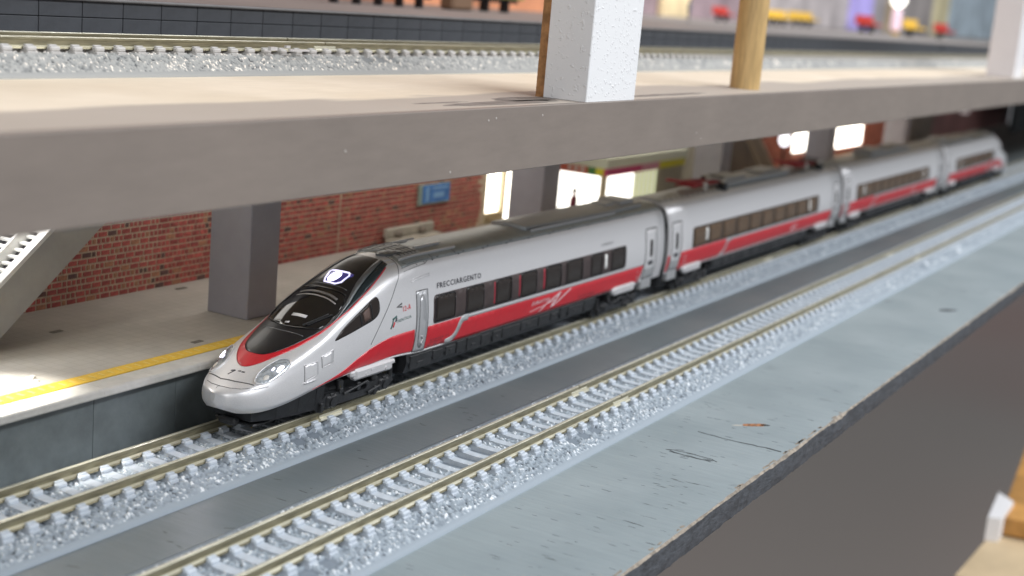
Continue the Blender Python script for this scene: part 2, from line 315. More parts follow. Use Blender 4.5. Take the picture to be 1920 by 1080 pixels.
def roadbed(x0, x1, xs_fine, parent, y0, ztop, zbase, joints, seed, phase, name='roadbed', m_=None):
    """moulded ballast: crown between the sleepers, stony shoulders, smooth strip at the foot"""
    H = ztop - zbase
    for a, c, st, part in ((x0, xs_fine, .02, 0), (xs_fine, xs_fine + 14, .045, 1), (xs_fine + 14, x1, .2, 2)):
        xv = np.arange(a, c + st * .5, st); yin = np.arange(-1.12, 1.1201, (.02, .04, .14)[part])
        yv = np.concatenate([[-1.26, -1.25, -1.16], yin, [1.16, 1.25, 1.26]])
        X, Y = np.meshgrid(xv, yv, indexing='ij'); ay = np.abs(Y)
        base = np.interp(ay, [0, .70, 1.10, 1.16, 1.25, 1.2501, 1.3], [ztop, ztop, zbase + .10 + .1 * (H - .25), zbase + .07, zbase + .05, zbase - .01, zbase - .01])
        Z = base.copy(); d, v = cells(X, Y, .058, seed); d2, v2 = cells(X, Y + 7, .042, seed + 1)
        amp = np.where((ay < 1.11), 1, 0) * np.clip((1.12 - ay) / .08, 0, 1)
        Z += amp * ((v - .30) * .058 * np.clip(1.15 - d * d * 2.2, 0, 1) + .022 * (v2 - .4) * np.clip(1 - d2 * d2, 0, 1))
        ph = ((X - phase) / PITCH) % 1; k = np.floor((X - phase) / PITCH)
        smooth = np.zeros(X.shape, bool)
        for jk, side in joints:
            for q in (0, 1, 2):
                smooth |= (k == jk + q) & (np.abs(ph - .5) < .34) & ((ay < .40) if side == 0 else ((side * Y > .62) & (side * Y < .90)))
        Z = np.where(smooth, base - .03, Z)
        sp = np.clip(v * .82 + v2 * .25 - .05, 0, 1); sp = np.where(smooth | (ay > 1.12), .5, sp); sp = np.where(v2 > .93, .98, sp); sp = np.where((v < .06) & (ay < 1.1), .02, sp)
        sp = np.where(ay > 1.12, .5, np.where(smooth, .06, sp))
        nx, ny = X.shape; V = np.stack([X, Y + y0, Z], -1).reshape(-1, 3)
        i = np.arange(nx - 1)[:, None] * ny + np.arange(ny - 1)[None]; i = i.ravel(); Fq = np.stack([i, i + ny, i + ny + 1, i + 1], -1)
        me = bpy.data.meshes.new(name); me.vertices.add(len(V)); me.vertices.foreach_set('co', V.ravel()); me.loops.add(Fq.size); me.loops.foreach_set('vertex_index', Fq.ravel())
        me.polygons.add(len(Fq)); me.polygons.foreach_set('loop_start', np.arange(0, Fq.size, 4)); me.polygons.foreach_set('loop_total', np.full(len(Fq), 4)); me.update(); me.validate()
        at = me.attributes.new('speck', 'FLOAT', 'POINT'); at.data.foreach_set('value', sp.ravel().astype(np.float32))
        link(name, me, parent, m_ or ball_m)
def sleeper_mesh():
    b = MB()
    ys = [-.70, -.62, -.40, -.2, 0, .2, .40, .62, .70]; zs = [-.235, -.205, -.205, -.222, -.228, -.222, -.205, -.205, -.235]
    V = []; F = []
    for y, z in zip(ys, zs):
        for x, dz in ((-.115, -.09), (-.095, 0), (.095, 0), (.115, -.09)): V.append((x, y, z + dz))
    for i in range(len(ys) - 1):
        for k in range(3): a = i * 4 + k; F.append((a, a + 1, a + 5, a + 4))
    F.append((0, 3, 2, 1)); e = (len(ys) - 1) * 4; F.append((e, e + 1, e + 2, e + 3)); b.add(V, F)
    for s in (-1, 1):
        for q in (-1, 1):
            yc = s * .49 + q * .13; b.box(-.105, .105, yc - .06, yc + .055, -.225, -.142, 0, .022)
            b.box(-.085, .085, yc - .035 + q * -.035, yc + .035 + q * -.035, -.15, -.118, 0, .012)
    return b.me('sleeper')
slm = sleeper_mesh(); slu = slm.copy(); slm.materials.append(track_pl); slu.materials.append(track_up)
def rail(parent, y, x0, x1, z0=0):
    pr = [(-.026, 0), (-.034, -.008), (-.036, -.045), (-.016, -.06), (-.016, -.140), (-.070, -.160), (-.082, -.19), (.082, -.19), (.070, -.160), (.016, -.140), (.016, -.06), (.036, -.045), (.034, -.008), (.026, 0)]
    V = []; n = len(pr)
    xs = [x0, x1]
    for x in xs: V += [(x, y + u, v) for u, v in pr]
    F = [(i, (i + 1) % n, (i + 1) % n + n, i + n) for i in range(n)] + [tuple(range(n))[::-1], tuple(range(n, 2 * n))]
    mi = [0] * n + [0, 0]; mi[n - 1] = 1; mi[0] = 1; mi[n - 2] = 1; mi[4] = 1; mi[8] = 1  # foot tops get the pale colour too: light from above painted in
    return link('rail', mesh('rail', V, F, False, mi), parent, [rail_m, rail_top], (0, 0, z0))
def track(y, z, ztop, zbase, x0, x1, fine, phase, joints, seed, label, gaps, nparts=100):
    t = empty('railway_track', (0, y, z), label, 'track', 'parallel railway tracks')
    roadbed(x0, x1, fine, t, 0, ztop - z, zbase - z, joints, seed, phase, 'roadbed', ball_up_m if z > 1 else None)
    cuts = [x0] + gaps + [x1]
    for s in (-1, 1):
        for a, c in zip(cuts[:-1], cuts[1:]): rail(t, s * .49, a + .012, c - .012)
        for g in gaps:                                                # the joiners that clasp two rail ends
            b = MB(); b.box(g - .38, g + .38, s * .49 - .10, s * .49 + .10, -.19, -.13, 0, .02); b.box(g - .36, g + .36, s * .49 - .04, s * .49 + .04, -.14, -.08, 0, .01); b.build('rail_joiner', rail_top, t)
    k0 = math.ceil((x0 - phase) / PITCH); far = []; n = 0
    for k in range(k0, int((x1 - phase) / PITCH)):
        x = phase + k * PITCH
        if n < nparts: o = link('sleeper', slu if z > 1 else slm, t, None, (x, 0, 0)); n += 1
        else: far.append(x)
    nv = len(slm.vertices); co = np.empty(nv * 3); slm.vertices.foreach_get('co', co); co = co.reshape(-1, 3); P = [tuple(p.vertices) for p in slm.polygons]
    V = np.concatenate([co + (x, 0, 0) for x in far]); F = [tuple(i + q * nv for i in f) for q in range(len(far)) for f in P]
    o = link('sleeper', mesh('far_sleepers', V, F), t, track_up if z > 1 else track_pl); o['kind'] = 'stuff'
    return t
# phases: sleeper centres measured from the photograph
P1 = -2.62 + .06; P2 = -.49 + .16
track(0, 0, -.268, ZD, -8, 100, 18, P1, [(11, -1), (13, 1)], 3, 'grey track with brass rails that the silver and red train stands on', [4.3, 29.1])
track(T2Y, 0, -.268, ZD, -8, 110, 18, P2, [(8, 0), (14, -1), (-4, -1)], 5, 'empty grey track in front of the train, nearest the painted board edge', [9.5 + P2 + .6 - .4, 34.4])
ZU = 6.69
track(2.6, ZU, ZU - .268, 6.1, -8, 110, 9, -.9, [(18, -1)], 9, 'raised grey track on the bare wood deck above the train', [6.9, 31.7])

# ------------------------------------------------------------------ the lower platform
tile_m = mat('platform_concrete', (.43, .41, .375), .65, 0, .06, 1.2, .2, 8); n, L, bs = nodes_of(tile_m)
br = n.new('ShaderNodeTexBrick'); tc = n.new('ShaderNodeTexCoord'); L.new(tc.outputs['Object'], br.inputs['Vector']); br.inputs['Scale'].default_value = 4.2; br.offset = 0; br.inputs['Brick Width'].default_value = 1; br.inputs['Row Height'].default_value = 1
br.inputs['Mortar Size'].default_value = .025; br.inputs['Color1'].default_value = (1, 1, 1, 1); br.inputs['Color2'].default_value = (.95, .95, .95, 1); br.inputs['Mortar'].default_value = (.78, .77, .75, 1)
mx = n.new('ShaderNodeMix'); mx.data_type = 'RGBA'; mx.blend_type = 'MULTIPLY'; mx.inputs[0].default_value = 1
src = bs.inputs['Base Color'].links[0].from_socket; L.new(src, mx.inputs[6]); L.new(br.outputs[0], mx.inputs[7]); L.new(mx.outputs[2], bs.inputs['Base Color'])
lip_m = mat('coping_concrete', (.50, .49, .46), .6, 0, .07, 4, .15, 12)
yel_m = mat('yellow_line_paint', (.72, .46, .035), .55, 0, .08, 6, .2, 25)
fas_m = mat('platform_face_paint', (.115, .135, .14), .6, 0, .15, 1.5, .2, 6)
plat = empty('platform', (0, 0, 0)); plat['kind'] = 'structure'
b = MB(); b.box(XA, 76, 1.62, 9, .70, .92); b.build('platform_surface', tile_m, plat)
slab = MB().prism([(1.06, .79), (1.06, .875), (1.075, .905), (1.10, .92), (1.618, .92), (1.618, .755), (1.10, .755), (1.075, .765)], 'x', .0015, 1.1985).me('coping_slab'); slab.materials.append(lip_m)
for k in range(62): link('coping_slab', slab, plat, None, (XA + 8 + k * 1.2, 0, 0))
b = MB(); [b.box(XA + 8 + k * 1.2 + .004, XA + 8 + k * 1.2 + 1.196, 1.06, 1.618, .755, .92) for k in range(62, 68)]; b.build('coping_slab', lip_m, plat)['kind'] = 'stuff'
b = MB(); b.box(XA + 8, 76, 1.50, 1.86, .915, .934, 0, .008); b.build('yellow_safety_line', yel_m, plat)
stud = MB()
for k in range(260):
    x = -5 + k * .22; stud.box(x, x + .05, 1.60, 1.76, .934, .940)
stud.build('tactile_studs', mat('pale_stud', (.75, .56, .15), .6), plat)['kind'] = 'stuff'
fp = MB().box(.004, 1.996, 1.30, 1.42, ZD, .80, 0, .004).me('face_panel'); fp.materials.append(fas_m)
for k in range(42): link('face_panel', fp, plat, None, (XA + 4 + k * 2.0, 0, 0))
dr = mat('drain_cover', (.13, .12, .10), .6)
for x, y, r in ((3.45, 2.12, .13), (2.01, 4.38, .14), (6.65, 5.48, .15)):
    b = MB(); b.box(x - r, x + r, y - .06, y + .06, .918, .932, 0, .006); tag(b.build('drain_cover', dr), 'small dark cover plate lying on the platform ' + {3.45: 'close to the yellow line', 2.01: 'below the stair ramp', 6.65: 'at the foot of the brick wall'}[x], 'cover plate', 'cover plates on the platform')
b = MB(); b.box(-.52, -.44, 2.2, 2.28, .92, .99, 0, .01); b.box(-.50, -.46, 2.1, 2.4, .92, .94); tag(b.build('platform_clip', cream_metal), 'tiny white fitting on the brightly lit platform left of the yellow line', 'fitting')

# ------------------------------------------------------------------ grey pillars
pil_m = mat('grey_pillar_paint', (.33, .325, .365), .5, 0, .04, 2, .15, 12)
for i, (x, lab) in enumerate(((5.50, 'grey square pillar on the platform directly behind the train nose'), (18.1, 'grey square pillar between the lit doorway and the kiosk'), (31.8, 'grey square pillar just right of the kiosk'), (44.9, 'slim grey pillar by the bright shop windows'), (58.1, 'grey square pillar farthest down the platform'))):
    b = MB(); b.box(x, x + .95, 2.62, 3.70, .92, 5.0, 0, .02); b.box(x - .02, x + .97, 2.60, 3.72, .92, .945, 0, .006) if 0 else None
    tag(b.build('pillar', pil_m), lab, 'pillar', 'grey pillars holding up the deck')

# ------------------------------------------------------------------ brick wall
mort = mat('yellow_mortar', (.52, .42, .31), .8, 0, .2, 12, .3, 20)
brm = [mat('brick_red', (.40, .085, .072), .75, 0, .35, 9, .3, 30), mat('brick_dark_red', (.31, .065, .058), .75, 0, .35, 9, .3, 30), mat('brick_burnt', (.12, .06, .055), .8, 0, .3, 9), mat('brick_brown', (.38, .17, .10), .75, 0, .35, 9, .3, 30)]
wall = empty('brick_wall', (0, 0, 0), 'long red brick wall with pale mortar behind the platform', 'wall')
b = MB(); b.box(1.2, 20.45, 5.865, 6.1, .92, 4.9); b.box(12.95, 12.99, 5.845, 5.87, .92, 4.9); b.build('mortar', mort, wall)
RH = .1335; near = []; q = 0
bms = {}
for w in (.272, .128):
    for k, m_ in enumerate(brm):
        me = MB().box(0, w - .034, -.012, 0, 0, RH - .036, 0, .006).me('brick'); me.materials.append(m_); bms[w, k] = me
rest = MB()
for r in range(17):
    z = .925 + r * RH; w = (.272, .128)[r % 2]; x = 1.5 + (r * .067) % .13
    while x < 20.2:
        # runs of half bricks mixed into the long courses
        ww = w if rng.random() > .12 else (.128 if w > .2 else .272)
        if x + ww > 20.3: break
        k = int(rng.choice([0, 0, 0, 1, 1, 1, 3, 2], p=[.15, .15, .15, .15, .14, .13, .08, .05]))
        vis = x > 1.7 + (z - .92) * 1.05
        if vis and z < 3.2: near.append((x, z, ww, k))
        x += ww
near.sort(key=lambda t: t[0]); 
for i, (x, z, ww, k) in enumerate(near):
    if i < 300: link('brick', bms[ww, k], wall, None, (x, 5.865, z))
    else: rest.box(x, x + ww - .03, 5.853, 5.865, z, z + RH - .036, k)
rest.build('brick', brm, wall)['kind'] = 'stuff'

# stair ramp on the left
st_m = mat('ramp_grey_plastic', (.36, .35, .33), .5, 0, .06, 2, .1, 10); st_w = mat('stair_white_plastic', (.72, .72, .70), .4); st_d = mat('stair_gap', (.16, .16, .18), .5)
stair = empty('staircase', (0, 0, 0), 'pale grey staircase rising to the right at the left edge, its treads brightly lit', 'staircase')
def slopebar(name, y0, y1, dlo, dhi, m, x0=-1.5, x1=4.6, sl=.755, xr=.11, zr=1.07):
    f = lambda x, d: (x, zr + (x - xr) * sl + d)
    b = MB(); b.prism([f(x0, dlo), f(x1, dlo), f(x1, dhi), f(x0, dhi)], 'y', y0, y1); return b.build(name, m, stair)
slopebar('stringer', 3.9, 4.02, 0, .95, st_m); slopebar('handrail', 3.88, 4.06, .95, 1.05, st_w); slopebar('stringer', 5.3, 5.42, 0, .95, st_m); slopebar('handrail', 5.28, 5.46, .95, 1.05, st_w)
slopebar('stair_base', 4.02, 5.3, .15, .60, st_d)
slopebar('divider', 4.62, 4.68, .5, .93, st_w)
tr = MB().box(0, .125, 4.03, 5.29, 0, .05, 0, .01).me('tread'); tr.materials.append(st_w)
for k in range(42):
    x = -1.4 + k * .142; link('tread', tr, stair, None, (x, 0, 1.07 + (x - .11) * .755 + .70))
area('stair_light', (.8, 4.9, 4.6), (.8, 4.7, 2), 1.6, .8, 90, (1, 1, 1))
# ------------------------------------------------------------------ things along the lower platform
sgn = empty('wall_sign', (0, 0, 0), 'blue information sign high on the brick wall', 'sign')
b = MB(); b.box(16.62, 18.28, 5.78, 5.853, 1.86, 2.46, 0, .02); b.build('sign_frame', mat('pale_green_frame', (.26, .34, .30), .5), sgn)
b = MB(); b.box(16.80, 18.22, 5.765, 5.78, 1.92, 2.44); b.build('sign_face', mat('blue_print', (.06, .20, .52), .4, 0, .2, 4), sgn)
b = MB(); b.box(16.95, 17.10, 5.757, 5.765, 1.97, 2.38); b.box(17.3, 18.1, 5.757, 5.765, 2.30, 2.36); b.box(17.35, 17.9, 5.757, 5.765, 2.05, 2.20); b.build('sign_print', mat('pale_blue_print', (.22, .42, .68), .4), sgn)
bc = empty('bench', (0, 0, 0), 'pale concrete double bench against the brick wall behind the train roof', 'bench'); bm_ = mat('pale_bench', (.42, .39, .33), .6, 0, .15, 3); bd = mat('bench_cushion_dark', (.20, .17, .14), .7)
b = MB(); b.box(14.9, 17.3, 5.2, 5.7, .92, 1.12, 0, .04); b.build('seat', bm_, bc); b = MB(); b.box(14.9, 17.3, 5.62, 5.78, 1.12, 1.40, 0, .04); b.build('backrest', bm_, bc)
for x in (15.4, 16.6): b = MB(); b.ball((x, 5.58, 1.22), .12, 6, sx=1.4, sz=.7); b.build('headrest', bd, bc)
glow = mat('lit_shop_interior', (1, 1, 1), .5, emit=4.5, ecol=(1, .94, .80)); glow2 = mat('lit_shop_glass', (1, 1, 1), .5, emit=2.6, ecol=(1, .97, .88)); glow3 = mat('lit_blind', (.8, .85, .6), .5, emit=.85, ecol=(.85, .88, .62))
frame_c = mat('cream_frame', (.50, .42, .28), .5); dkw = mat('dark_shop_wall', (.09, .06, .045), .7, 0, .4, .8); beige = mat('beige_wall', (.36, .34, .28), .6, 0, .1, .8)
dw = empty('lit_doorway', (0, 0, 0), 'glowing doorway at the end of the brick wall, left of the second pillar', 'doorway')
b = MB(); b.box(20.5, 21.55, 6.0, 6.05, 1.25, 3.1); b.build('door_glass', glow, dw); b = MB(); b.box(21.72, 22.6, 6.0, 6.05, .95, 3.3); b.build('side_glass', glow, dw)
b = MB(); b.box(20.45, 20.52, 5.85, 6.1, .92, 3.4); b.box(21.55, 21.72, 5.85, 6.1, .92, 3.4); b.box(22.6, 23.6, 5.85, 6.1, .92, 4.9); b.box(20.45, 22.6, 5.85, 6.1, 3.2, 4.9); b.build('door_frame', frame_c, dw)
b = MB(); b.box(20.52, 21.55, 5.86, 6.0, .92, 1.25); b.box(20.7, 21.3, 5.80, 5.86, 1.05, 1.12); b.build('door_sill', mat('door_sill_brown', (.35, .27, .15), .5), dw)
# kiosk
ks = empty('kiosk', (0, 0, 0), 'brightly lit kiosk with pink, green and yellow fascia on the platform', 'kiosk')
kx0, kx1, ky0, ky1 = 26.05, 32.8, 4.5, 7.2; fz0, fz1 = 2.24, 2.50
pinkm = mat('pink_fascia', (.62, .05, .20), .4); yelm = mat('yellow_fascia', (.70, .66, .02), .4); grem = mat('green_fascia', (.07, .25, .06), .4); palep = mat('pale_pink_lettering', (.68, .30, .42), .5); oram = mat('orange_red_fascia', (.60, .14, .09), .4); wht = mat('kiosk_roof_white', (.62, .66, .56), .5)
b = MB(); b.box(kx0 - .1, kx1 + .1, ky0 - .1, ky1, 2.50, 2.86, 0, .03); b.build('roof', wht, ks)
for n_, x0, x1, m_ in (('fascia', kx0, 28.9, pinkm), ('fascia', 28.9, 30.45, palep), ('fascia', 30.45, kx1, yelm)): b = MB(); b.box(x0, x1, ky0 - .04, ky0 + .06, fz0, fz1); b.build(n_, m_, ks)
for y0, y1, m_ in ((ky0 + .06, 4.86, yelm), (4.86, 5.16, grem), (5.16, 6.3, oram), (6.3, ky1, pinkm)): b = MB(); b.box(kx0 - .04, kx0 + .06, y0, y1, fz0, fz1); b.build('fascia', m_, ks)
for y0, y1 in ((5.3, 5.42), (5.55, 5.66), (5.8, 5.9)): b = MB(); b.box(kx0 - .046, kx0 - .04, y0, y1, fz0 + .05, fz1 - .04); b.build('fascia_print', cream_metal, ks)
b = MB(); b.box(kx0 + .02, kx0 + .05, ky0 + .16, ky1, .95, 2.2); b.build('window_glass', glow2, ks)
b = MB(); b.box(kx0 + .15, 28.4, ky0 + .02, ky0 + .05, .95, 2.2); b.build('window_glass', glow2, ks)
b = MB(); b.box(28.4, 30.5, ky0 + .02, ky0 + .05, .95, 2.2); b.build('blind', glow3, ks)
for k in range(6): b = MB(); b.box(28.55 + k * .36, 28.66 + k * .36, ky0 - .01, ky0 + .02, .95, 2.2); b.build('mullion', mat('pale_mullion', (.55, .58, .36), .5) if k == 0 else bpy.data.materials['pale_mullion'], ks)
b = MB(); b.box(kx0 - .02, kx0 + .15, ky0 - .02, ky0 + .16, .92, 2.24); b.build('corner_post', frame_c, ks)
b = MB(); b.box(30.5, kx1, ky0, ky0 + .1, .92, 2.24); b.box(kx1, 38, ky0 + 1.2, ky0 + 1.3, .92, 4.9); b.build('side_wall', beige, ks)
# person waiting by the kiosk: one skinned body
def person(loc, label, coat, h=1.06, rz=0):
    p = empty('person', loc, label, 'person', None, rz); s = h / 1.75
    J = [(0, 0, .95), (0, 0, 1.15), (0, 0, 1.42), (0, 0, 1.50), (0, .01, 1.62), (0, .01, 1.72), (.10, 0, .90), (.11, .01, .50), (.12, 0, .07), (.12, .12, .03), (-.10, 0, .90), (-.11, .02, .50), (-.12, -.05, .07), (-.12, .08, .03), (.19, 0, 1.40), (.24, .02, 1.13), (.24, .08, .88), (-.19, 0, 1.40), (-.24, .02, 1.13), (-.23, .09, .88)]
    E_ = [(0, 1), (1, 2), (2, 3), (3, 4), (4, 5), (0, 6), (6, 7), (7, 8), (8, 9), (0, 10), (10, 11), (11, 12), (12, 13), (2, 14), (14, 15), (15, 16), (2, 17), (17, 18), (18, 19)]
    R_ = [.20, .19, .22, .06, .10, .08, .09, .065, .045, .035, .09, .065, .045, .035, .06, .045, .035, .06, .045, .035]
    me = bpy.data.meshes.new('body'); me.from_pydata([(x * s, y * s, z * s) for x, y, z in J], E_, []); o = link('body', me, p, coat)
    md = o.modifiers.new('skin', 'SKIN'); 
    for v, r in zip(me.skin_vertices[0].data, R_): v.radius = (r * s, r * s * .85)
    me.skin_vertices[0].data[0].use_root = True
    sb = o.modifiers.new('sub', 'SUBSURF'); sb.levels = 1; sb.render_levels = 1
    b = MB(); b.ball((0, -.005, 1.70 * s), .115 * s, 6, sy=1.05); b.build('hair', mat('dark_hair', (.02, .015, .012), .7), p)
    return p
person((22.75, 3.95, .92), 'small figure in a dark pink coat in front of the glowing kiosk', mat('dark_pink_coat', (.20, .035, .06), .7), 1.22)
# what follows the kiosk: brick shopfronts, a lamp, lit windows, a second stair ramp
fb = mat('far_brick', (.30, .085, .05), .75, 0, .5, 2.5, .3, 10); fb2 = mat('far_brick_dark', (.16, .075, .055), .75, 0, .5, 1.5)
def shop(name, x0, x1, m_, label, y=6.0, z1=4.9, cat='shopfront'):
    b = MB(); b.box(x0, x1, y, y + .3, .92, z1); return tag(b.build(name, m_), label, cat)
shop('shopfront', 38.0, 45.6, mat('dark_brown_front', (.07, .045, .025), .6, 0, .5, .7), 'dark brown shopfront beyond the kiosk')
w2 = empty('brick_shop', (0, 0, 0), 'orange brick shop with two overexposed lit windows', 'shop')
b = MB(); b.box(45.6, 50.2, 6, 6.3, .92, 4.9); b.box(50.2, 62.9, 6, 6.3, .92, 1.35); b.box(50.2, 62.9, 6, 6.3, 2.55, 4.9); b.box(55.3, 55.9, 6, 6.3, 1.35, 2.0); b.build('brickwork', fb, w2)
glow4 = mat('lit_window_strong', (1, 1, 1), .5, emit=5, ecol=(1, .95, .84))
b = MB(); b.box(50.4, 55.5, 6.12, 6.15, 1.5, 2.5); b.build('lit_window', glow4, w2); b = MB(); b.box(56, 62.6, 6.12, 6.15, 1.15, 2.5); b.build('lit_window', glow4, w2)
b = MB(); b.box(49, 57, 5.7, 6, 2.62, 2.9, 0, .05); b.build('awning', mat('brown_awning', (.20, .06, .04), .6), w2); b = MB(); b.box(57, 62.5, 5.75, 6, 2.58, 2.72); b.build('sign_strip', yelm, w2)
lp = empty('globe_lamp', (44.35, 4.5, 0), 'small glowing globe lamp left of the lit brick shop', 'lamp')
b = MB(); b.cyl((0, 0, .92), (0, 0, 2.45), .05, 8); b.build('post', under, lp); b = MB(); b.ball((0, 0, 2.62), .26, 7, sz=1.15); b.build('globe', mat('lit_globe', (1, 1, 1), .4, emit=2.2, ecol=(.95, .93, 1)), lp)
r2 = empty('stair_ramp', (0, 0, 0), 'blurred beige stair ramp dropping to the right between the kiosk and the globe lamp', 'staircase')
for d, m_ in ((0, mat('ramp_beige', (.34, .27, .20), .5)), (.30, mat('ramp_edge_pale', (.50, .44, .36), .5))):
    b = MB(); w = .75 if d == 0 else .18; b.prism([(37.2 + d * 3.4, 3.6), (41.4 + d * 3.4, .92), (41.4 + d * 3.4 + w * 1.5, .92), (37.2 + d * 3.4 + w * 1.5, 3.6)], 'y', 3.9 - d * .1, 4.1); b.build('ramp_panel', m_, r2)
shop('brick_shopfront', 62.9, 72, fb, 'red brick front between the lit shop and the far pillar'); shop('brown_shopfront', 72, 79, mat('grey_brown_front', (.19, .15, .12), .7, 0, .4, .5), 'grey brown shopfront behind the third car'); shop('pink_shopfront', 79, 106, mat('dusty_pink_wall', (.30, .13, .12), .6, 0, .3, .35), 'dusty pink wall above the last car')
shop('dark_end', 94, 130, mat('near_black_wall', (.014, .015, .018), .7), 'black wall at the far right end of the platform', 3.5, cat='wall')
b = MB(); b.box(83, 84.2, 4.8, 5.2, 2.55, 2.72, 0, .05); tag(b.build('ceiling_lamp', mat('lit_lamp_pink', (.8, .7, .7), .5, emit=.25, ecol=(1, .85, .85))), 'small pale lamp high on the dusty pink wall', 'lamp')
b = MB(); b.box(114, 114.5, -30, 4, -3, 4.9); tag(b.build('end_board', mat('green_black_board', (.035, .048, .046), .7, 0, .5, .2)), 'dark green board closing the far end of the layout', 'board')

# ------------------------------------------------------------------ the upper deck
beam_m = grain_mat('taupe_painted_beam', (.200, .170, .148), (.222, .188, .163), .5, 'x', .0, bump=.12)
wood_m = grain_mat('bare_pine_deck', (.70, .60, .46), (.80, .70, .56), .6, 'x', .05, (.4, .3, .2)); n, L, bs = nodes_of(wood_m)
src = bs.inputs['Base Color'].links[0].from_socket; tc = n.new('ShaderNodeTexCoord'); sx = n.new('ShaderNodeSeparateXYZ'); L.new(tc.outputs['Object'], sx.inputs[0])
mpw = n.new('ShaderNodeMapping'); mpw.inputs['Scale'].default_value = (.12, .5, 1); L.new(tc.outputs['Object'], mpw.inputs[0]); tn = n.new('ShaderNodeTexNoise'); tn.inputs['Scale'].default_value = 1.6; tn.inputs['Detail'].default_value = 5; L.new(mpw.outputs[0], tn.inputs['Vector'])
ma = n.new('ShaderNodeMath'); ma.operation = 'MULTIPLY_ADD'; ma.inputs[1].default_value = 2.2; L.new(tn.outputs[0], ma.inputs[0]); L.new(sx.outputs['Y'], ma.inputs[2])
mr = n.new('ShaderNodeMapRange'); mr.inputs[1].default_value = -.55; mr.inputs[2].default_value = -.85; mr.inputs[3].default_value = 0; mr.inputs[4].default_value = .8; L.new(ma.outputs[0], mr.inputs[0])
mx = n.new('ShaderNodeMix'); mx.data_type = 'RGBA'; L.new(mr.outputs[0], mx.inputs[0]); L.new(src, mx.inputs[6]); mx.inputs[7].default_value = (.36, .32, .285, 1); L.new(mx.outputs[2], bs.inputs['Base Color'])
b = MB(); b.box(XA, XB, -3.66, 9, 5.05, 6.098); b.build('upper_deck', wood_m)['kind'] = 'structure'
deck_up = [o for o in S.objects if o.name == 'upper_deck'][0]; stn = mat('brown_grey_stain', (.20, .175, .155), .7, 0, .25, 2)
for cx, cy, rx, ry in ((5.2, -3.25, 2.0, .24), (6.6, -2.9, 1.3, .30), (3.6, -2.9, .8, .07), (12.5, -3.2, 2.2, .16)): flat('paint_stain', blob(cx, cy, rx, ry, 0, 26, .14), 6.098, stn, deck_up, .002)
bmx = empty('fascia_beam', (0, 0, 0), 'long taupe painted beam along the front of the raised deck', 'beam')
b = MB(); b.box(XA, XB, -3.81, -3.66, 4.985, 6.108, 0, .012); b.build('beam_board', beam_m, bmx)
b = MB()
for x, z in ((3.7, 5.9), (3.95, 5.93), (-.3, 5.6), (5.6, 5.93), (2.6, 5.1), (13, 5.3), (13.3, 5.16)): b.ball((x, -3.812, z), .02, 4, sx=1.2, sy=.3)
b.build('paint_nib', mat('pale_nib', (.45, .42, .39), .6), bmx)
# stippled white column with a brown board edge beside it
stip = mat('stippled_white_paint', (.74, .75, .76), .7, 0, 0, 3, 0); n, L, bs = nodes_of(stip)
tc = n.new('ShaderNodeTexCoord'); t1 = n.new('ShaderNodeTexNoise'); t1.inputs['Scale'].default_value = 13; t1.inputs['Detail'].default_value = 2; L.new(tc.outputs['Object'], t1.inputs['Vector'])
rr = n.new('ShaderNodeValToRGB'); rr.color_ramp.elements[0].position = .60; rr.color_ramp.elements[1].position = .72; L.new(t1.outputs[0], rr.inputs[0])
bp = n.new('ShaderNodeBump'); bp.inputs['Strength'].default_value = .5; bp.inputs['Distance'].default_value = .025; L.new(rr.outputs[0], bp.inputs['Height']); L.new(bp.outputs[0], bs.inputs['Normal'])
plainw = mat('smooth_white_paint', (.74, .73, .74), .6, 0, .02, 1)
brownb = mat('brown_fibreboard', (.33, .17, .07), .85, 0, .3, 5, .6, 9)
c1 = empty('white_column', (0, 0, 0), 'stippled white square column with a brown board edge, nearest the camera', 'column', 'white columns on the deck')
b = MB(); b.box(7.43, 9.62, -3.74, -2.80, 6.099, 14, 0, .015); b.build('shaft', stip, c1)
b = MB(); b.prism([(7.50, -2.79), (7.50, -2.60), (8.9, -2.60), (8.9, -2.79)], 'z', 6.099, 14); b.build('board_edge', brownb, c1)
c2 = tag(MB().box(53.5, 55.8, -3.2, -1.9, 6.099, 16, 0, .02).build('white_column', plainw), 'smooth white square column at the far right', 'column', 'white columns on the deck')
b = MB(); b.cyl((18.55, -2.78, 6.099), (18.55, -2.78, 15), .39, 32, cap=True); tag(b.build('wooden_dowel', mat('pine_dowel', (.52, .35, .15), .5, 0, .18, 3, .15, 10, stretch=(4, 4, .35))), 'round pine dowel standing on the deck right of the stippled column', 'dowel')
# upper platform with its block face
up = empty('upper_platform', (0, 0, 0)); up['kind'] = 'structure'
blk = mat('dark_block_paint', (.048, .052, .060), .6, 0, .12, 2, .2, 8); uptop = mat('upper_platform_top', (.19, .175, .165), .6, 0, .12, .5); lipu = mat('upper_platform_lip', (.14, .135, .135), .6, 0, .1, 2)
bk = MB().box(.008, 1.012, 0, .1, .006, .294, 0, .01).me('block'); bk.materials.append(blk)
for r in range(2):
    for k in range(74): link('block', bk, up, None, (-6 + k * 1.02 - .04, 4.0, 6.60 + r * .30))
b = MB(); b.box(-8, XB, 4.04, 6, 6.1, 7.045); b.box(-8, XB, 4.01, 4.1, 6.1, 6.60); b.box(70, XB, 4.0, 4.1, 6.60, 7.18); b.build('platform_core', blk, up)
b = MB(); b.box(-8, XB, 3.93, 4.4, 7.195, 7.255, 0, .02); b.build('platform_lip', lipu, up)
b = MB(); b.box(-8, 330, 4.4, 70, 7.05, 7.225); b.build('platform_surface', uptop, up)
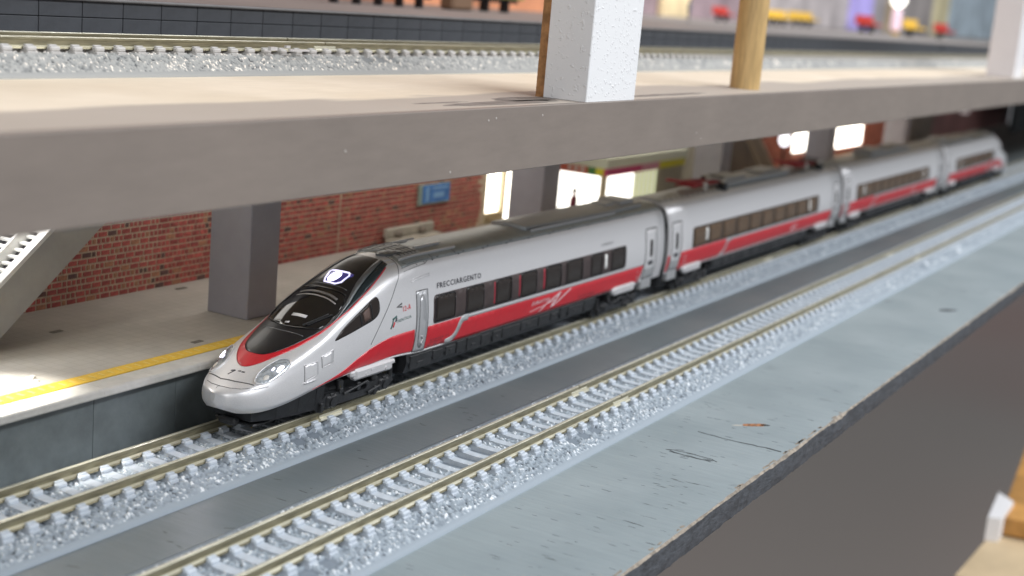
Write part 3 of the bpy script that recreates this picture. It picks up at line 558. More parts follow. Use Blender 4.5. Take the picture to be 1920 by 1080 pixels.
b = MB(); b.box(5.2, 5.32, 1.72, 1.78, ZU - .10, ZU - .05); b.box(5.3, 5.9, 1.70, 1.76, ZU - .16, ZU - .12); b.box(4.7, 4.9, 1.70, 1.78, ZU - .15, ZU - .08); tag(b.build('rail_clip', silver), 'small metal clip lying against the raised near rail', 'clip')
# things standing on the upper platform, far out of focus
zf = 7.225
def seatrow(x, y, n_, m_, label, sp=1.0, sc=1.0, rz=0):
    t = empty('bench', (x, y, zf), label, 'bench', None, rz)
    for k in range(n_):
        b = MB(); b.box(k * sp, k * sp + .94 * sp, 0, .55 * sc, .42 * sc, .56 * sc, 0, .05); b.build('seat', m_, t)
        b = MB(); b.box(k * sp, k * sp + .94 * sp, .50 * sc, .62 * sc, .5 * sc, .95 * sc, 0, .05); b.build('backrest', m_, t)
    b = MB(); b.box(.1, n_ * sp - .2, .2 * sc, .3 * sc, .3 * sc, .42 * sc); [b.box(k * sp + .3, k * sp + .4, .1, .4 * sc, 0, .42 * sc) for k in range(n_)]; b.build('frame', under, t)
    return t
dr_ = mat('dark_red_seats', (.22, .01, .015), .5); ylw = mat('yellow_seats', (.66, .42, .05), .5); olv = mat('olive_seats', (.30, .28, .07), .5); rds = mat('red_seats', (.42, .03, .02), .5)
seatrow(18.9, 10.9, 5, dr_, 'dark red row of seats at the top left of the upper platform', 1.2)
seatrow(27.6, 11.5, 3, olv, 'olive yellow bench with brown base left of the white column', 1.5, 1.2); tag(MB().box(26.0, 27.4, 11.0, 11.6, zf, zf + .9, 0, .1).build('planter', mat('brown_planter', (.16, .09, .05), .7)), 'brown planter beside the olive bench', 'planter')
seatrow(80.9, 22.6, 2, rds, 'small red seat just left of the pine dowel', 1.5, 1.1)
seatrow(91, 22.2, 3, ylw, 'left one of the two bright yellow benches right of the dowel', 1.7, 1.25); seatrow(105.7, 25.2, 3, ylw, 'right one of the two bright yellow benches right of the dowel', 2.25, 1.35)
seatrow(99.5, 17.2, 2, rds, 'red bench in front of the lilac poster', 2.5, 1.5); seatrow(101.5, 13.8, 1, ylw, 'single yellow seat left of the far white column', 4.5, 1.5); seatrow(108.6, 13.0, 1, rds, 'single red seat beside the far white column', 5, 1.4)
def panel(x0, x1, y, col, label, name='wall_panel', z1=30, cat='wall panel', e=0):
    b = MB(); b.box(x0, x1, y, y + .4, zf, z1); return tag(b.build(name, mat('panel_colour', col, .6, 0, .25, .3, emit=e, ecol=col)), label, cat)
YB = 29
panel(-10, 30, 16, (.30, .10, .035), 'brown wall at the top left behind the upper platform', cat='wall')
panel(30, 52, 16, (.58, .24, .12), 'orange brown wall behind the olive bench, left of the white column', cat='wall')
panel(84, 89.5, YB - .5, (.75, .60, .36), 'cream pillar right of the white column', cat='wall')
panel(52, 108, YB, (.27, .20, .22), 'purple brown wall behind the dowel', cat='wall')
panel(108, 133, YB, (.42, .38, .38), 'pale grey wall behind the yellow benches', cat='wall')
panel(134, 142, YB - .4, (.42, .36, .75), 'lilac poster on the far wall', cat='poster')
panel(133, 148.5, YB, (.36, .33, .34), 'grey panel around the lilac poster', cat='wall')
panel(148.5, 154, YB, (.42, .32, .20), 'ochre strip right of the lilac poster', cat='wall')
panel(154, 171, YB, (.30, .27, .26), 'brown grey wall behind the pale pink sign', cat='wall')
panel(171, 180, YB, (.62, .55, .34), 'pale yellow panel on the far wall', cat='wall panel')
panel(180, 215, YB, (.40, .48, .54), 'pale blue grey glazed wall at the far right', cat='wall')
panel(215, 300, YB, (.34, .33, .35), 'grey wall right of the far column', cat='wall')
t = empty('pink_sign', (113, 18.3, zf), 'pale pink pillar sign with a glowing top on the upper platform', 'sign')
b = MB(); b.box(-.5, .5, -.4, .4, .3, 2.3, 0, .2); b.build('sign_face', mat('pale_pink_sign', (.80, .58, .66), .5, emit=.25, ecol=(1, .8, .9)), t); b = MB(); b.box(-.1, .4, -.3, .3, 0, .3); b.build('sign_foot', ylw, t); b = MB(); b.ball((0, 0, 3.1), .7, 6); b.build('sign_lamp', glow2, t)
person((55.0, 14.2, zf), 'grey figure standing on the upper platform right of the cream pillar', mat('grey_coat', (.17, .17, .19), .7), 1.25)
area('mall_light', (80, 8, 26), (90, 20, 7), 70, 10, 9000, (1, .96, .93))

# ------------------------------------------------------------------ below the front board: out-of-focus things
t = tag(MB().prism([(35.65, -7.12), (41.07, -7.32), (46, -7.2), (56, -16), (38, -16)], 'z', -13, -12).build('wooden_board', mat('pale_pine', (.52, .40, .25), .6, 0, .12, .3)), 'pale pine board below the layout at the bottom right corner', 'board')
t = tag(MB().prism([(41.4, -7.6), (53, -6.6), (60, -12), (42, -12)], 'z', -11.9, -11.2).build('orange_board', mat('orange_wood', (.46, .23, .06), .6, 0, .3, .5)), 'orange brown wooden board at the right edge below the layout', 'board')
t = tag(MB().prism([(40.4, -7.25), (44.0, -6.98), (43.2, -7.75), (40.6, -7.75)], 'z', -12, -11.0).build('white_block', plainw), 'small white block between the pine board and the orange board', 'block')
# ------------------------------------------------------------------ the train
class Shell:
    def __init__(s, off, const=None): s.off = off; s.const = const
    def p(s, x, t):
        x = np.asarray(x, float); t = np.asarray(t, float)
        if s.const is None: q = surf(x, t)
        else: q = surf(np.full(x.shape, s.const) + 0 * t, t); q[..., 0] = x
        q[..., 0] -= s.off; return q
    def n(s, x, t):
        e = 1e-3; x = np.maximum(np.asarray(x, float), 1.51) if s.const is None else np.asarray(x, float)
        a = s.p(x + e, t) - s.p(x - e, t); b = s.p(x, np.asarray(t) + e) - s.p(x, np.asarray(t) - e)
        n_ = np.cross(b, a); n_ /= np.linalg.norm(n_, axis=-1, keepdims=True) + 1e-12
        o_ = s.p(x, t); o_[..., 0] = -.3 if s.const is None else 0; o_[..., 2] -= .62; o_[..., 0] *= (np.asarray(x) < 3.2); flip = (n_ * o_).sum(-1) < 0; n_[flip] *= -1; return n_
tt = np.linspace(0, 6, 601); zz_ = surf(np.full(601, 12.), tt)[:, 2]
def tz(z): return float(np.interp(-z, -zz_, tt))
TS = .45
def chaikin(P, n=2, closed=True):
    P = [np.array(p, float) for p in P]
    for _ in range(n):
        Q = []
        for i in range(len(P) if closed else len(P) - 1):
            a, b = P[i], P[(i + 1) % len(P)]; Q += [a * .75 + b * .25, a * .25 + b * .75]
        if not closed: Q = [P[0]] + Q + [P[-1]]
        P = Q
    return [tuple(p) for p in P]
def patch_mesh(sh, poly, off, h=.09, side=1, base=-.002, ht=.07):
    """a thin shell that follows the body, cut to an outline given in body coordinates"""
    P = []
    for i in range(len(poly)):
        a = np.array(poly[i]); b = np.array(poly[(i + 1) % len(poly)]); L_ = np.hypot(b[0] - a[0], (b[1] - a[1]) * TS); k = max(1, int(math.ceil(max(abs(b[0] - a[0]) / h, abs(b[1] - a[1]) * TS / min(h, ht)))))
        for j in range(k): P.append(a + (b - a) * j / k)
    P = np.array(P) * (1, TS); nb = len(P)
    x0, y0 = P.min(0); x1, y1 = P.max(0); I = []
    xs = np.arange(x0 + h * .5, x1, h); hy = min(h, ht); ys = np.arange(y0 + hy * .5, y1, hy)
    if len(xs) * len(ys):
        G = np.array([(a, b) for a in xs for b in ys]); ins = np.zeros(len(G), bool); dmin = np.full(len(G), 9.)
        for i in range(nb):
            a, b = P[i], P[(i + 1) % nb]
            c = ((a[1] > G[:, 1]) != (b[1] > G[:, 1])); 
            with np.errstate(divide='ignore', invalid='ignore'): xi = (b[0] - a[0]) * (G[:, 1] - a[1]) / (b[1] - a[1]) + a[0]
            ins ^= c & (G[:, 0] < xi)
            ab = b - a; tt_ = np.clip(((G - a) @ ab) / (ab @ ab + 1e-12), 0, 1); dmin = np.minimum(dmin, np.linalg.norm(G - a - tt_[:, None] * ab, axis=1))
        I = G[ins & (dmin > hy * .35)]
    A = [Vector((float(a), float(b))) for a, b in P] + [Vector((float(a), float(b))) for a, b in I]
    vs, es, fs, *_ = geometry.delaunay_2d_cdt(A, [], [list(range(nb))], 1, 1e-5)
    X = np.array([(v[0], v[1] / TS * side) for v in vs]); q = sh.p(X[:, 0], X[:, 1]); n_ = sh.n(X[:, 0], X[:, 1])
    top = q + n_ * off; cnt = {}
    F = []
    for f in fs:
        f = list(f)
        if len(f) < 3: continue
        c = np.cross(top[f[1]] - top[f[0]], top[f[2]] - top[f[0]])
        if c @ n_[f[0]] < 0: f = f[::-1]
        F.append(f)
        for i in range(len(f)): e = (f[i], f[(i + 1) % len(f)]); cnt[e] = 1
    V = [tuple(v) for v in top]; low = q + n_ * base; m_ = {}
    sm = [True] * len(F)
    for (a, b) in list(cnt):
        if (b, a) in cnt: continue
        for v in (a, b):
            if v not in m_: m_[v] = len(V); V.append(tuple(low[v]))
        F.append([b, a, m_[a], m_[b]]); sm.append(False)
    me = bpy.data.meshes.new('patch'); me.from_pydata(V, [], F); me.update(); me.polygons.foreach_set('use_smooth', sm); return me
def patch(sh, name, poly, off, m_, parent, both=True, h=.09, base=-.002, sides=None, ht=.07):
    out = []
    for s in (sides or ((-1, 1) if both else (-1,))): out.append(link(name, patch_mesh(sh, poly, off, h, s, base, ht), parent, m_))
    return out
def strip_poly(path, w, closed=False):
    P = [np.array(p, float) * (1, TS) for p in path]; A = []; B = []; n_ = len(P)
    for i in range(n_):
        a = P[max(i - 1, 0)] if not closed else P[i - 1]; b = P[min(i + 1, n_ - 1)] if not closed else P[(i + 1) % n_]
        d = b - a; d /= np.linalg.norm(d) + 1e-9; nn = np.array([-d[1], d[0]]) * w / 2; A.append(P[i] + nn); B.append(P[i] - nn)
    f = lambda q: (q[0], q[1] / TS)
    return ([f(q) for q in A] + [f(q) for q in B[::-1]])
def join_me(name, mes, m_, parent):
    V = []; F = []; sm = []
    for me in mes:
        b_ = len(V); V += [tuple(v.co) for v in me.vertices]; F += [[i + b_ for i in p.vertices] for p in me.polygons]; sm += [p.use_smooth for p in me.polygons]
    me = bpy.data.meshes.new(name); me.from_pydata(V, [], F); me.update(); me.polygons.foreach_set('use_smooth', sm); return link(name, me, parent, m_)
def lines(sh, name, paths, w, off, m_, parent, sides=(-1, 1), closed=False):
    mes = []
    for pth in paths:
        pth = list(pth); runs = [pth]
        if closed: pth.append(pth[0]); k = len(pth) // 2; runs = [pth[:k + 1], pth[k:]]
        for s in sides:
            for r_ in runs: mes.append(patch_mesh(sh, strip_poly(r_, w), off, .12, s))
    if closed: o = join_me(name, mes, m_, parent); o['kind'] = 'stuff' ; return o
    if len(mes) <= 6:
        return [link(name, me, parent, m_) for me in mes]
    o = join_me(name, mes, m_, parent); o['kind'] = 'stuff'; return o
def rr(x0, x1, z0, z1, r=.06, n=4, slant=0):
    pts = []
    for cx, cz, a0 in ((x1 - r, z1 - r, 0), (x0 + r, z1 - r, 90), (x0 + r, z0 + r, 180), (x1 - r, z0 + r, 270)):
        for k in range(n + 1): a = math.radians(a0 + 90 * k / n); pts.append((cx + r * math.cos(a), cz + r * math.sin(a)))
    return [(x + slant * (z - z0), tz(z)) for x, z in pts]
def text(sh, name, body, x0, x1, z0, h, m_, parent, off=.010, shear=0, bold=.0, slope=0):
    cu = bpy.data.curves.new(name, 'FONT'); cu.body = body; cu.size = 1; cu.offset = bold; cu.resolution_u = 2; cu.shear = shear; cu.fill_mode = 'FRONT'; cu.space_character = 1.18
    o = bpy.data.objects.new(name, cu); S.collection.objects.link(o); dg = bpy.context.evaluated_depsgraph_get(); dg.update()
    me = bpy.data.meshes.new_from_object(o.evaluated_get(dg)); bpy.data.objects.remove(o)
    V = np.array([v.co[:] for v in me.vertices]); F = [list(p.vertices) for p in me.polygons]; mn = V.min(0); mxx = V.max(0)
    X = x0 + (V[:, 0] - mn[0]) / (mxx[0] - mn[0]) * (x1 - x0); Z = z0 + (V[:, 1] - mn[1]) / (mxx[1] - mn[1]) * h + slope * (X - x0)
    T_ = np.array([tz(z) for z in Z]); q = sh.p(X, -T_) + sh.n(X, -T_) * off
    me2 = bpy.data.meshes.new(name); me2.from_pydata([tuple(v) for v in q], [], F); me2.update()
    c = me2.polygons[0].normal
    if c.y > 0: me2.flip_normals()
    return link(name, me2, parent, m_)

def body_mesh(sh, xs, t_step=.1):
    ts = np.arange(-6, 6.0001, t_step); X, T_ = np.meshgrid(xs, ts, indexing='ij'); q = sh.p(X, T_); nx, nt = X.shape
    V = q.reshape(-1, 3).tolist(); F = []; sm = []
    for i in range(nx - 1):
        for j in range(nt - 1): a = i * nt + j; F.append((a, a + 1, a + nt + 1, a + nt)); sm.append(True)
        a = i * nt; F.append((a, a + nt, a + 2 * nt - 1, a + nt - 1)); sm.append(True)      # the floor
    F.append(tuple(range(nt))[::-1]); sm.append(False); F.append(tuple(range((nx - 1) * nt, nx * nt))); sm.append(False)
    me = bpy.data.meshes.new('body'); me.from_pydata(V, [], F); me.update(); me.polygons.foreach_set('use_smooth', sm); return me
def wheel_me():
    b = MB(); b.cyl((0, -.05, 0), (0, .05, 0), .27, 20); b.cyl((0, -.06, 0), (0, -.05, 0), .21, 16, r2=.24); b.cyl((0, .05, 0), (0, .085, 0), .31, 20); b.cyl((0, -.10, 0), (0, -.05, 0), .07, 10)
    for k in range(6): a = k * math.pi / 3; b.cyl((.14 * math.cos(a), -.07, .14 * math.sin(a)), (.14 * math.cos(a), -.055, .14 * math.sin(a)), .03, 6)
    return b.me('wheel')
whm = wheel_me(); whm.materials.append(under2)
def bogie(parent, xc, half=.85):
    g = link('bogie', (MB().box(-half - .25, half + .25, -.55, .55, .22, .42, 0, .04).box(-.35, .35, -.6, .6, .2, .55, 0, .04)).me('bogie_frame'), parent, under, (xc, 0, 0))
    for s in (-1, 1):
        b = MB(); y0, y1 = (-.80, -.68) if s < 0 else (.68, .80)
        b.prism([(-half - .35, .30), (-half - .15, .44), (-.35, .40), (-.25, .30), (.25, .30), (.35, .40), (half + .15, .44), (half + .35, .30), (half + .2, .20), (.4, .17), (-.4, .17), (-half - .2, .20)], 'y', y0, y1)
        for k in (-1, 1):
            b.box(k * half - .16, k * half + .16, y0 - .04 if s < 0 else y1 - .02, y1 if s < 0 else y1 + .04, .16, .40, 0, .03)
            b.cyl((k * half, s * .80, .27), (k * half, s * .87, .27), .09, 10)
            b.cyl((k * (half - .3), s * .76, .42), (k * (half - .3), s * .76, .62), .07, 8); b.cyl((k * (half + .3), s * .74, .30), (k * (half + .3), s * .74, .58), .05, 8)
            b.box(k * half - .28 - .05, k * half - .28 + .03, s * .78 - .05, s * .78 + .05, .12, .3, 0, .01)
        for q in range(7): x = -half + q * half / 3; b.box(x - .05, x + .06, s * .80 - .03, s * .80 + .03, .33 + .05 * (q % 3), .44 + .04 * (q % 2), 0, .012)
        b.cyl((-.5, s * .83, .36), (.25, s * .83, .46), .028, 6); b.cyl((.3, s * .82, .22), (.7, s * .82, .28), .03, 6)
        b.build('side_frame', under2, g)
        for k in (-1, 1):
            w = link('wheel', whm, g, None, (k * half, s * .53, .27)); w.rotation_euler = (0, 0, 0 if s < 0 else math.pi)
    return g
def shroud(parent, x0, x1, z0=.54, z1=.78):
    for s in (-1, 1):
        b = MB(); ys = (-.895, -.70) if s < 0 else (.70, .895); b.box(x0, x1, *ys, z0, z1, 0, .05)
        b.box(x0 - .10, x0 + .05, ys[0] + .03, ys[1] - .02, z0 + .08, z1 - .03, 0, .03); b.box(x1 - .05, x1 + .12, ys[0] + .03, ys[1] - .02, z0 + .1, z1 - .03, 0, .03)
        b.cyl((x0 + .35, s * .88, (z0 + z1) / 2 - .03), (x0 + .35, s * .905, (z0 + z1) / 2 - .03), .025, 8); b.cyl((x1 - .25, s * .88, (z0 + z1) / 2 - .03), (x1 - .25, s * .91, (z0 + z1) / 2 - .03), .035, 8)
        b.box(x0 + .5, x0 + .62, s * .90 - .006, s * .90 + .006, z1 - .1, z1 - .07)
        b.build('bogie_cover', silver, parent)
def underframe(parent, x0, x1):
    b = MB(); b.box(x0, x1, -.62, .62, .30, .76); b.build('underfloor', under, parent)
    for s in (-1, 1):
        b = MB(); ya, yb = (-.80, -.60) if s < 0 else (.60, .80)
        b.prism([(-.60 * -s * 1 if 0 else s * .60, .76), (s * .80, .76), (s * .83, .56), (s * .76, .33), (s * .60, .32)], 'x', x0, x1)
        b.build('skirt', under, parent)
        x = x0 + .12; k = 0; b = MB()
        while x < x1 - .5:
            w = random.choice([.38, .55, .8, .3]); w = min(w, x1 - x - .1); z0 = random.choice([.40, .42, .45]); z1 = random.choice([.64, .68])
            o_ = s * .825
            b.box(x, x + w, min(o_ - .02, o_ + .02), max(o_ - .02, o_ + .02), z0, z1, 0, .012)
            if k % 2 == 0: b.box(x + w * .3, x + w * .6, o_ - .035, o_ + .035, z0 + .08, z0 + .13, 0, .01)
            x += w + random.choice([.05, .12]); k += 1
        b.build('equipment_box', under2, parent)
def windows(sh, parent, x0, x1, panes, z0, z1, bandm, panem, reds=(), posters=(), band_off=.006):
    for s in (-1, 1):
        bd = patch(sh, 'window_band', rr(x0, x1, z0, z1, .09), band_off, bandm, parent, sides=(s,), h=.25)[0]
        for a, c in reds: patch(sh, 'red_seat', rr(a, c, z0 + .06, z1 - .05, .02), band_off + .003, seat_red, bd, sides=(s,), h=.2)
        for a, c in panes:
            pn = patch(sh, 'pane', rr(a, c, z0 + .025, z1 - .025, .07), band_off + .006, panem, bd, sides=(s,), h=.2)[0]
            lines(sh, 'pane_gasket', [rr(a, c, z0 + .025, z1 - .025, .07)], .020, band_off + .010, black, bd, (s,), True)
        for a, c in posters: patch(sh, 'white_notice', rr(a, c, z0 + .14, z1 - .10, .01), band_off + .008, white_pl, bd, sides=(s,), h=.2)
def end_door(sh, parent, x0, x1, dirn):
    xc = (x0 + x1) / 2
    for s in (-1, 1):
        d = patch(sh, 'door', rr(x0, x1, .76, 2.13, .05), .008, silver, parent, sides=(s,), h=.2)[0]
        lines(sh, 'door_gap', [rr(x0, x1, .76, 2.13, .05)], .028, .0095, seam, d, (s,), True)
        patch(sh, 'door_window', rr(xc - .085, xc + .085, 1.36, 1.84, .083, 6), .014, pane_dark, d, sides=(s,), h=.2)
        patch(sh, 'number_plate', rr(xc - .15, xc + .15, 1.14, 1.26, .01), .012, txt_dark, d, sides=(s,), h=.2)
        patch(sh, 'door_foot_panel', rr(x0 + .02, x1 - .02, .78, 1.10, .02), .0105, grille_grey, d, sides=(s,), h=.2)
        b = MB(); ys = sorted((s * .60, s * .84)); b.box(x0 - sh.off + .02, x1 - sh.off - .05, ys[0], ys[1], .47, .77, 0, .03); b.build('door_step', grille_grey, d)

def end_car():
    sh = Shell(10.2); c = empty('train_car', (10.2, 0, 0), 'leading car of the train with pointed silver nose, black windscreen hood and lit headlights', 'train car', 'coupled cars of the silver and red train'); O = -10.2
    xs = np.concatenate([1.5 + .12 * np.linspace(0, 1, 9) ** 2, np.linspace(1.64, 7, 180), np.linspace(7.2, 18.9, 24)])
    link('body', body_mesh(sh, xs, .06), c, silver)
    # hood: red outline, black panel, quarter panels and pillars, windscreen
    ro = [(5.94, 1.34), (5.59, 1.67), (5.24, 1.85), (4.89, 1.945), (4.49, 1.98), (4.17, 1.89), (3.81, 1.785), (3.476, 1.66), (3.10, 1.50), (2.77, 1.28), (2.52, .95), (2.37, .62), (2.285, .34), (2.256, .11)]
    ri = [(5.93, 1.27), (5.59, 1.59), (5.24, 1.775), (4.89, 1.87), (4.49, 1.90), (4.12, 1.815), (3.98, 1.765), (3.656, 1.61), (3.349, 1.445), (3.01, 1.205), (2.765, .965), (2.61, .60), (2.568, .30)]
    full = lambda h_: chaikin([(x, -t) for x, t in h_] + [(x, t) for x, t in h_[::-1]], 2)
    patch(sh, 'red_hood_trim', full(ro), .010, redthin, c, False, .05, sides=(1,), ht=.04)
    hood = patch(sh, 'black_hood', full(ri), .016, black, c, False, .05, sides=(1,), ht=.04)[0]
    po = [(4.10, 1.80), (4.50, 1.68), (4.81, 1.50), (5.175, 1.31), (5.50, 1.17), (5.925, .93)]; pi_ = [(5.925, .74), (5.65, .83), (5.32, .96), (4.99, 1.12), (4.63, 1.41), (4.25, 1.68), (3.99, 1.77)]
    patch(sh, 'quarter_panel', po + [(5.925, 1.27), (5.59, 1.585), (5.24, 1.77), (4.89, 1.865), (4.49, 1.895), (4.13, 1.815)], .020, quarter, c, True, .08)
    patch(sh, 'windscreen_pillar', po + pi_, .030, pillar_grey, c, True, .08)
    ws = [(4.59, 1.26), (4.40, 1.54), (4.09, 1.66), (3.83, 1.62), (3.68, 1.50), (3.555, 1.02), (3.475, .4), (3.455, 0)]
    wf = [(x, -t) for x, t in ws[:-1]] + [ws[-1]] + [(x, t) for x, t in ws[:-1][::-1]] + [(4.575, .5), (4.57, 0), (4.575, -.5)]
    w = patch(sh, 'windscreen', wf, .023, glass_dark, c, False, .08)[0]
    lines(sh, 'windscreen_seal', [wf], .028, .029, black, w, (1,), True)
    lines(sh, 'windscreen_arc', [[(4.40, -1.1), (4.43, -.6), (4.44, 0), (4.43, .6), (4.40, 1.1)]], .05, .026, mat('arc_grey', (.16, .15, .145), .35), w, (1,))  # grey and pale strips laid on top of the dark windscreen
    lines(sh, 'windscreen_arc', [[(4.30, -1.2), (4.33, -.6), (4.34, 0), (4.33, .6), (4.30, 1.1)]], .03, .026, mat('arc_pale', (.34, .32, .31), .3), w, (1,))
    lines(sh, 'windscreen_bar', [[(3.80, -.50), (3.80, 0), (3.79, .30)]], .07, .026, mat('pale_bar', (.75, .74, .76), .25), w, (1,))
    lines(sh, 'windscreen_bar', [[(3.56, .25), (3.58, .05)]], .05, .026, bpy.data.materials['pale_bar'], w, (1,))
    lines(sh, 'scuttle_line', [[(3.36, -1.20), (3.33, -.5), (3.32, 0), (3.33, .5), (3.36, 1.1)], [(4.70, -1.1), (4.69, 0), (4.70, 1.1)]], .014, .019, pillar_grey, c, (1,))
    # wiper
    b = MB(); a = sh.p([3.57, 4.02], [-.75, -1.36]); nn = sh.n([3.57, 4.02], [-.75, -1.36])
    b.cyl(a[0] + nn[0] * .05, a[1] + nn[1] * .06, .018, 6); b.cyl(a[0] + nn[0] * .05 + (.07, -.05, 0), a[1] + nn[1] * .05 + (.05, -.05, 0), .012, 6); b.build('wiper', black, c)
    # roof light
    rl = [(4.74, -.30), (4.82, -.50), (5.07, -.52), (5.15, -.36), (5.15, .62), (5.10, .70), (4.86, .50), (4.75, .36)]
    L_ = patch(sh, 'roof_light', rl, .021, mat('roof_lens', (.03, .025, .09), .1, coat=1, emit=.25, ecol=(.12, .1, .6)), c, False, .08)[0]
    lines(sh, 'lens_rim', [rl], .035, .026, bulb_dim, L_, (1,), True); patch(sh, 'bulb', chaikin([(4.78, -.34), (5.09, -.40), (5.10, .16), (4.80, .10)], 2), .028, bulb, L_, False, .08)
    # headlights
    hl = chaikin([(2.05, 1.63), (2.18, 1.27), (2.36, 1.20), (2.51, 1.30), (2.66, 1.44), (2.75, 1.74), (2.74, 2.11), (2.66, 2.45), (2.50, 2.60), (2.33, 2.60), (2.13, 2.50), (2.03, 2.05)], 2)
    for s in (-1, 1):
        h_ = patch(sh, 'headlight', hl, .016, lens_m, c, sides=(s,), h=.06)[0]
        lines(sh, 'lens_rim', [hl], .03, .024, silver, h_, (s,), True)
        patch(sh, 'bulb', chaikin([(2.43, 1.96), (2.58, 1.88), (2.59, 2.16), (2.45, 2.24)], 2), .024, bulb, h_, sides=(s,), h=.05)
        patch(sh, 'bulb', chaikin([(2.38, 1.66), (2.47, 1.62), (2.46, 1.78), (2.39, 1.82)], 2), .022, bulb_dim, h_, sides=(s,), h=.05)
        patch(sh, 'reflector', chaikin([(2.14, 2.0), (2.24, 1.7), (2.30, 1.95), (2.22, 2.25)], 1), .020, cream_metal, h_, sides=(s,), h=.05)
        lines(sh, 'lens_rib', [[(2.30, 1.45), (2.55, 1.62), (2.66, 1.9)], [(2.2, 2.4), (2.4, 2.35)]], .018, .024, pillar_grey, h_, (s,))
    # cab side windows
    cw = chaikin([(3.84, 2.80), (4.13, 2.56), (4.46, 2.52), (4.81, 2.50), (5.08, 2.42), (5.22, 2.52), (5.26, 3.04), (5.22, 3.38), (5.01, 3.47), (4.67, 3.38), (4.26, 3.19), (3.92, 2.96)], 2)
    for s in (-1, 1):
        g = patch(sh, 'cab_window', cw, .006, pane_dark, c, sides=(s,), h=.08)[0]
        lines(sh, 'window_post', [[(4.63, 2.60), (4.66, 3.30)], [(4.98, 2.55), (5.0, 3.38)]], .03, .010, black, g, (s,))
        patch(sh, 'cab_seat', [(4.72, 2.75), (4.92, 2.72), (4.93, 3.28), (4.75, 3.28)], .009, mat('cab_brown', (.09, .055, .045), .6) if 'cab_brown' not in bpy.data.materials else bpy.data.materials['cab_brown'], g, sides=(s,))
    # hatches, seams and little marks on the nose
    lines(sh, 'nose_seam', [[(1.987, -2.04), (1.93, -1.2), (1.893, -.54), (1.874, .54), (1.93, 1.2), (1.987, 2.04)]], .020, .004, seam, c, (1,))
    lines(sh, 'nose_seam', [[(1.90, -2.15), (1.79, -1.8), (1.70, -1.0), (1.675, 0), (1.70, 1.0), (1.79, 1.8)], [(1.70, .1), (1.60, .1)]], .014, .004, seam, c, (1,))
    lines(sh, 'bumper_ridge', [[(2.20, -3.0), (2.07, -2.75), (1.90, -2.5), (1.75, -2.45), (1.66, -2.4)]], .035, .014, silver, c, (-1, 1))
    for pl_ in ([(3.476, 3.85), (3.469, 3.167), (3.803, 3.28), (3.785, 3.94)], [(2.995, 4.14), (3.002, 2.99), (3.349, 3.27), (3.355, 4.12)]):
        patch(sh, 'service_hatch', pl_, .006, silver, c, True); lines(sh, 'hatch_edge', [pl_], .016, .004, seam, c, (-1, 1), True)
        lines(sh, 'hatch_lip', [[pl_[0], pl_[3]], [pl_[1], pl_[2]]], .022, .016, silver, c)
    lines(sh, 'handrail', [[(2.963, 4.26), (3.286, 4.42)]], .03, .03, silver, c)
    lines(sh, 'body_joint', [chaikin([(6.19, .5), (6.183, 1.43), (6.06, 2.03), (5.99, 2.34), (5.81, 2.77), (5.64, 3.17), (5.215, 3.85), (4.96, 4.44)], 2, False)], .014, .004, seam, c)
    lines(sh, 'nose_mark', [[(2.10, .36), (2.13, .15)], [(2.13, .10), (2.0, .33)], [(2.13, -.08), (2.14, -.25)], [(2.13, -.32), (2.14, -.5)]], .026, .005, txt_dark, c, (1,))
    # red swoosh and band, grey S, trims
    patch(sh, 'red_swoosh', chaikin([(3.25, 5.50), (3.75, 5.12), (4.365, 4.72), (5.03, 4.60), (5.56, 4.62), (6.11, 4.66)], 1, False) + [(6.47, 4.70), (6.55, 5.86), (5.9, 5.86), (5.2, 5.84), (4.5, 5.80), (3.9, 5.72), (3.5, 5.62)], .005, red, c, True, .09)
    band = [(6.96, tz(1.235)), (8.3, tz(1.235)), (8.3, tz(1.17)), (17.62, tz(1.17)), (17.48, 5.96), (8.0, 5.96), (7.6, 5.88), (6.88, 5.88), (6.94, tz(1.0))]
    patch(sh, 'red_band', band, .0045, red, c, True, .25)
    lines(sh, 'grey_trim', [[(8.30, tz(1.195)), (17.62, tz(1.195))]], .05, .0065, greytrim, c)
    sp = chaikin([(8.55, tz(1.195)), (8.33, tz(1.19)), (8.24, tz(1.10)), (8.18, tz(.95)), (8.10, tz(.84)), (7.95, tz(.77)), (7.75, 5.86)], 2, False)
    lines(sh, 'grey_curve', [sp], .15, .0075, greytrim, c)
    lines(sh, 'sill_trim', [[(4.2, 5.90), (4.8, 5.93), (7.7, 5.94)]], .035, .008, silver, c)
    lines(sh, 'eaves_seam', [[(6.2, 1.90), (18.8, 1.94)]], .012, .003, seam, c)
    mk = [[(x, 1.86), (x, 2.0)] for x in np.arange(7.3, 18.5, 1.02)] + [[(x, 1.8), (x + .06, 1.8)] for x in np.arange(7.5, 18.5, 1.02)]
    lines(sh, 'roof_bolt', mk, .022, .012, seam, c)
    # front door, then the end door
    dp = [(6.50, 3.33), (6.91, 3.35), (6.955, 5.9), (6.53, 5.9)]; di = chaikin([(6.59, 3.50), (6.84, 3.50), (6.88, 5.70), (6.64, 5.70)], 2)
    for s in (-1, 1):
        d = patch(sh, 'door', dp, .008, door_sil, c, sides=(s,), h=.15)[0]
        lines(sh, 'door_gap', [dp], .018, .0085, seam, d, (s,), True); patch(sh, 'door_leaf', di, .014, door_sil, d, sides=(s,), h=.15); lines(sh, 'door_leaf_edge', [di], .014, .0125, seam, d, (s,), True)
        b = MB(); P = sh.p([6.74, 6.80, 6.74, 6.80], [s * 5.1, s * 5.25, s * 5.42, s * 5.5]); N = sh.n([6.74] * 4, [s * 5.2] * 4)
        for k in range(3): b.cyl(P[k] + N[k] * .03, P[k + 1] + N[k + 1] * .03, .014, 6)
        b.build('door_handle', silver, d)
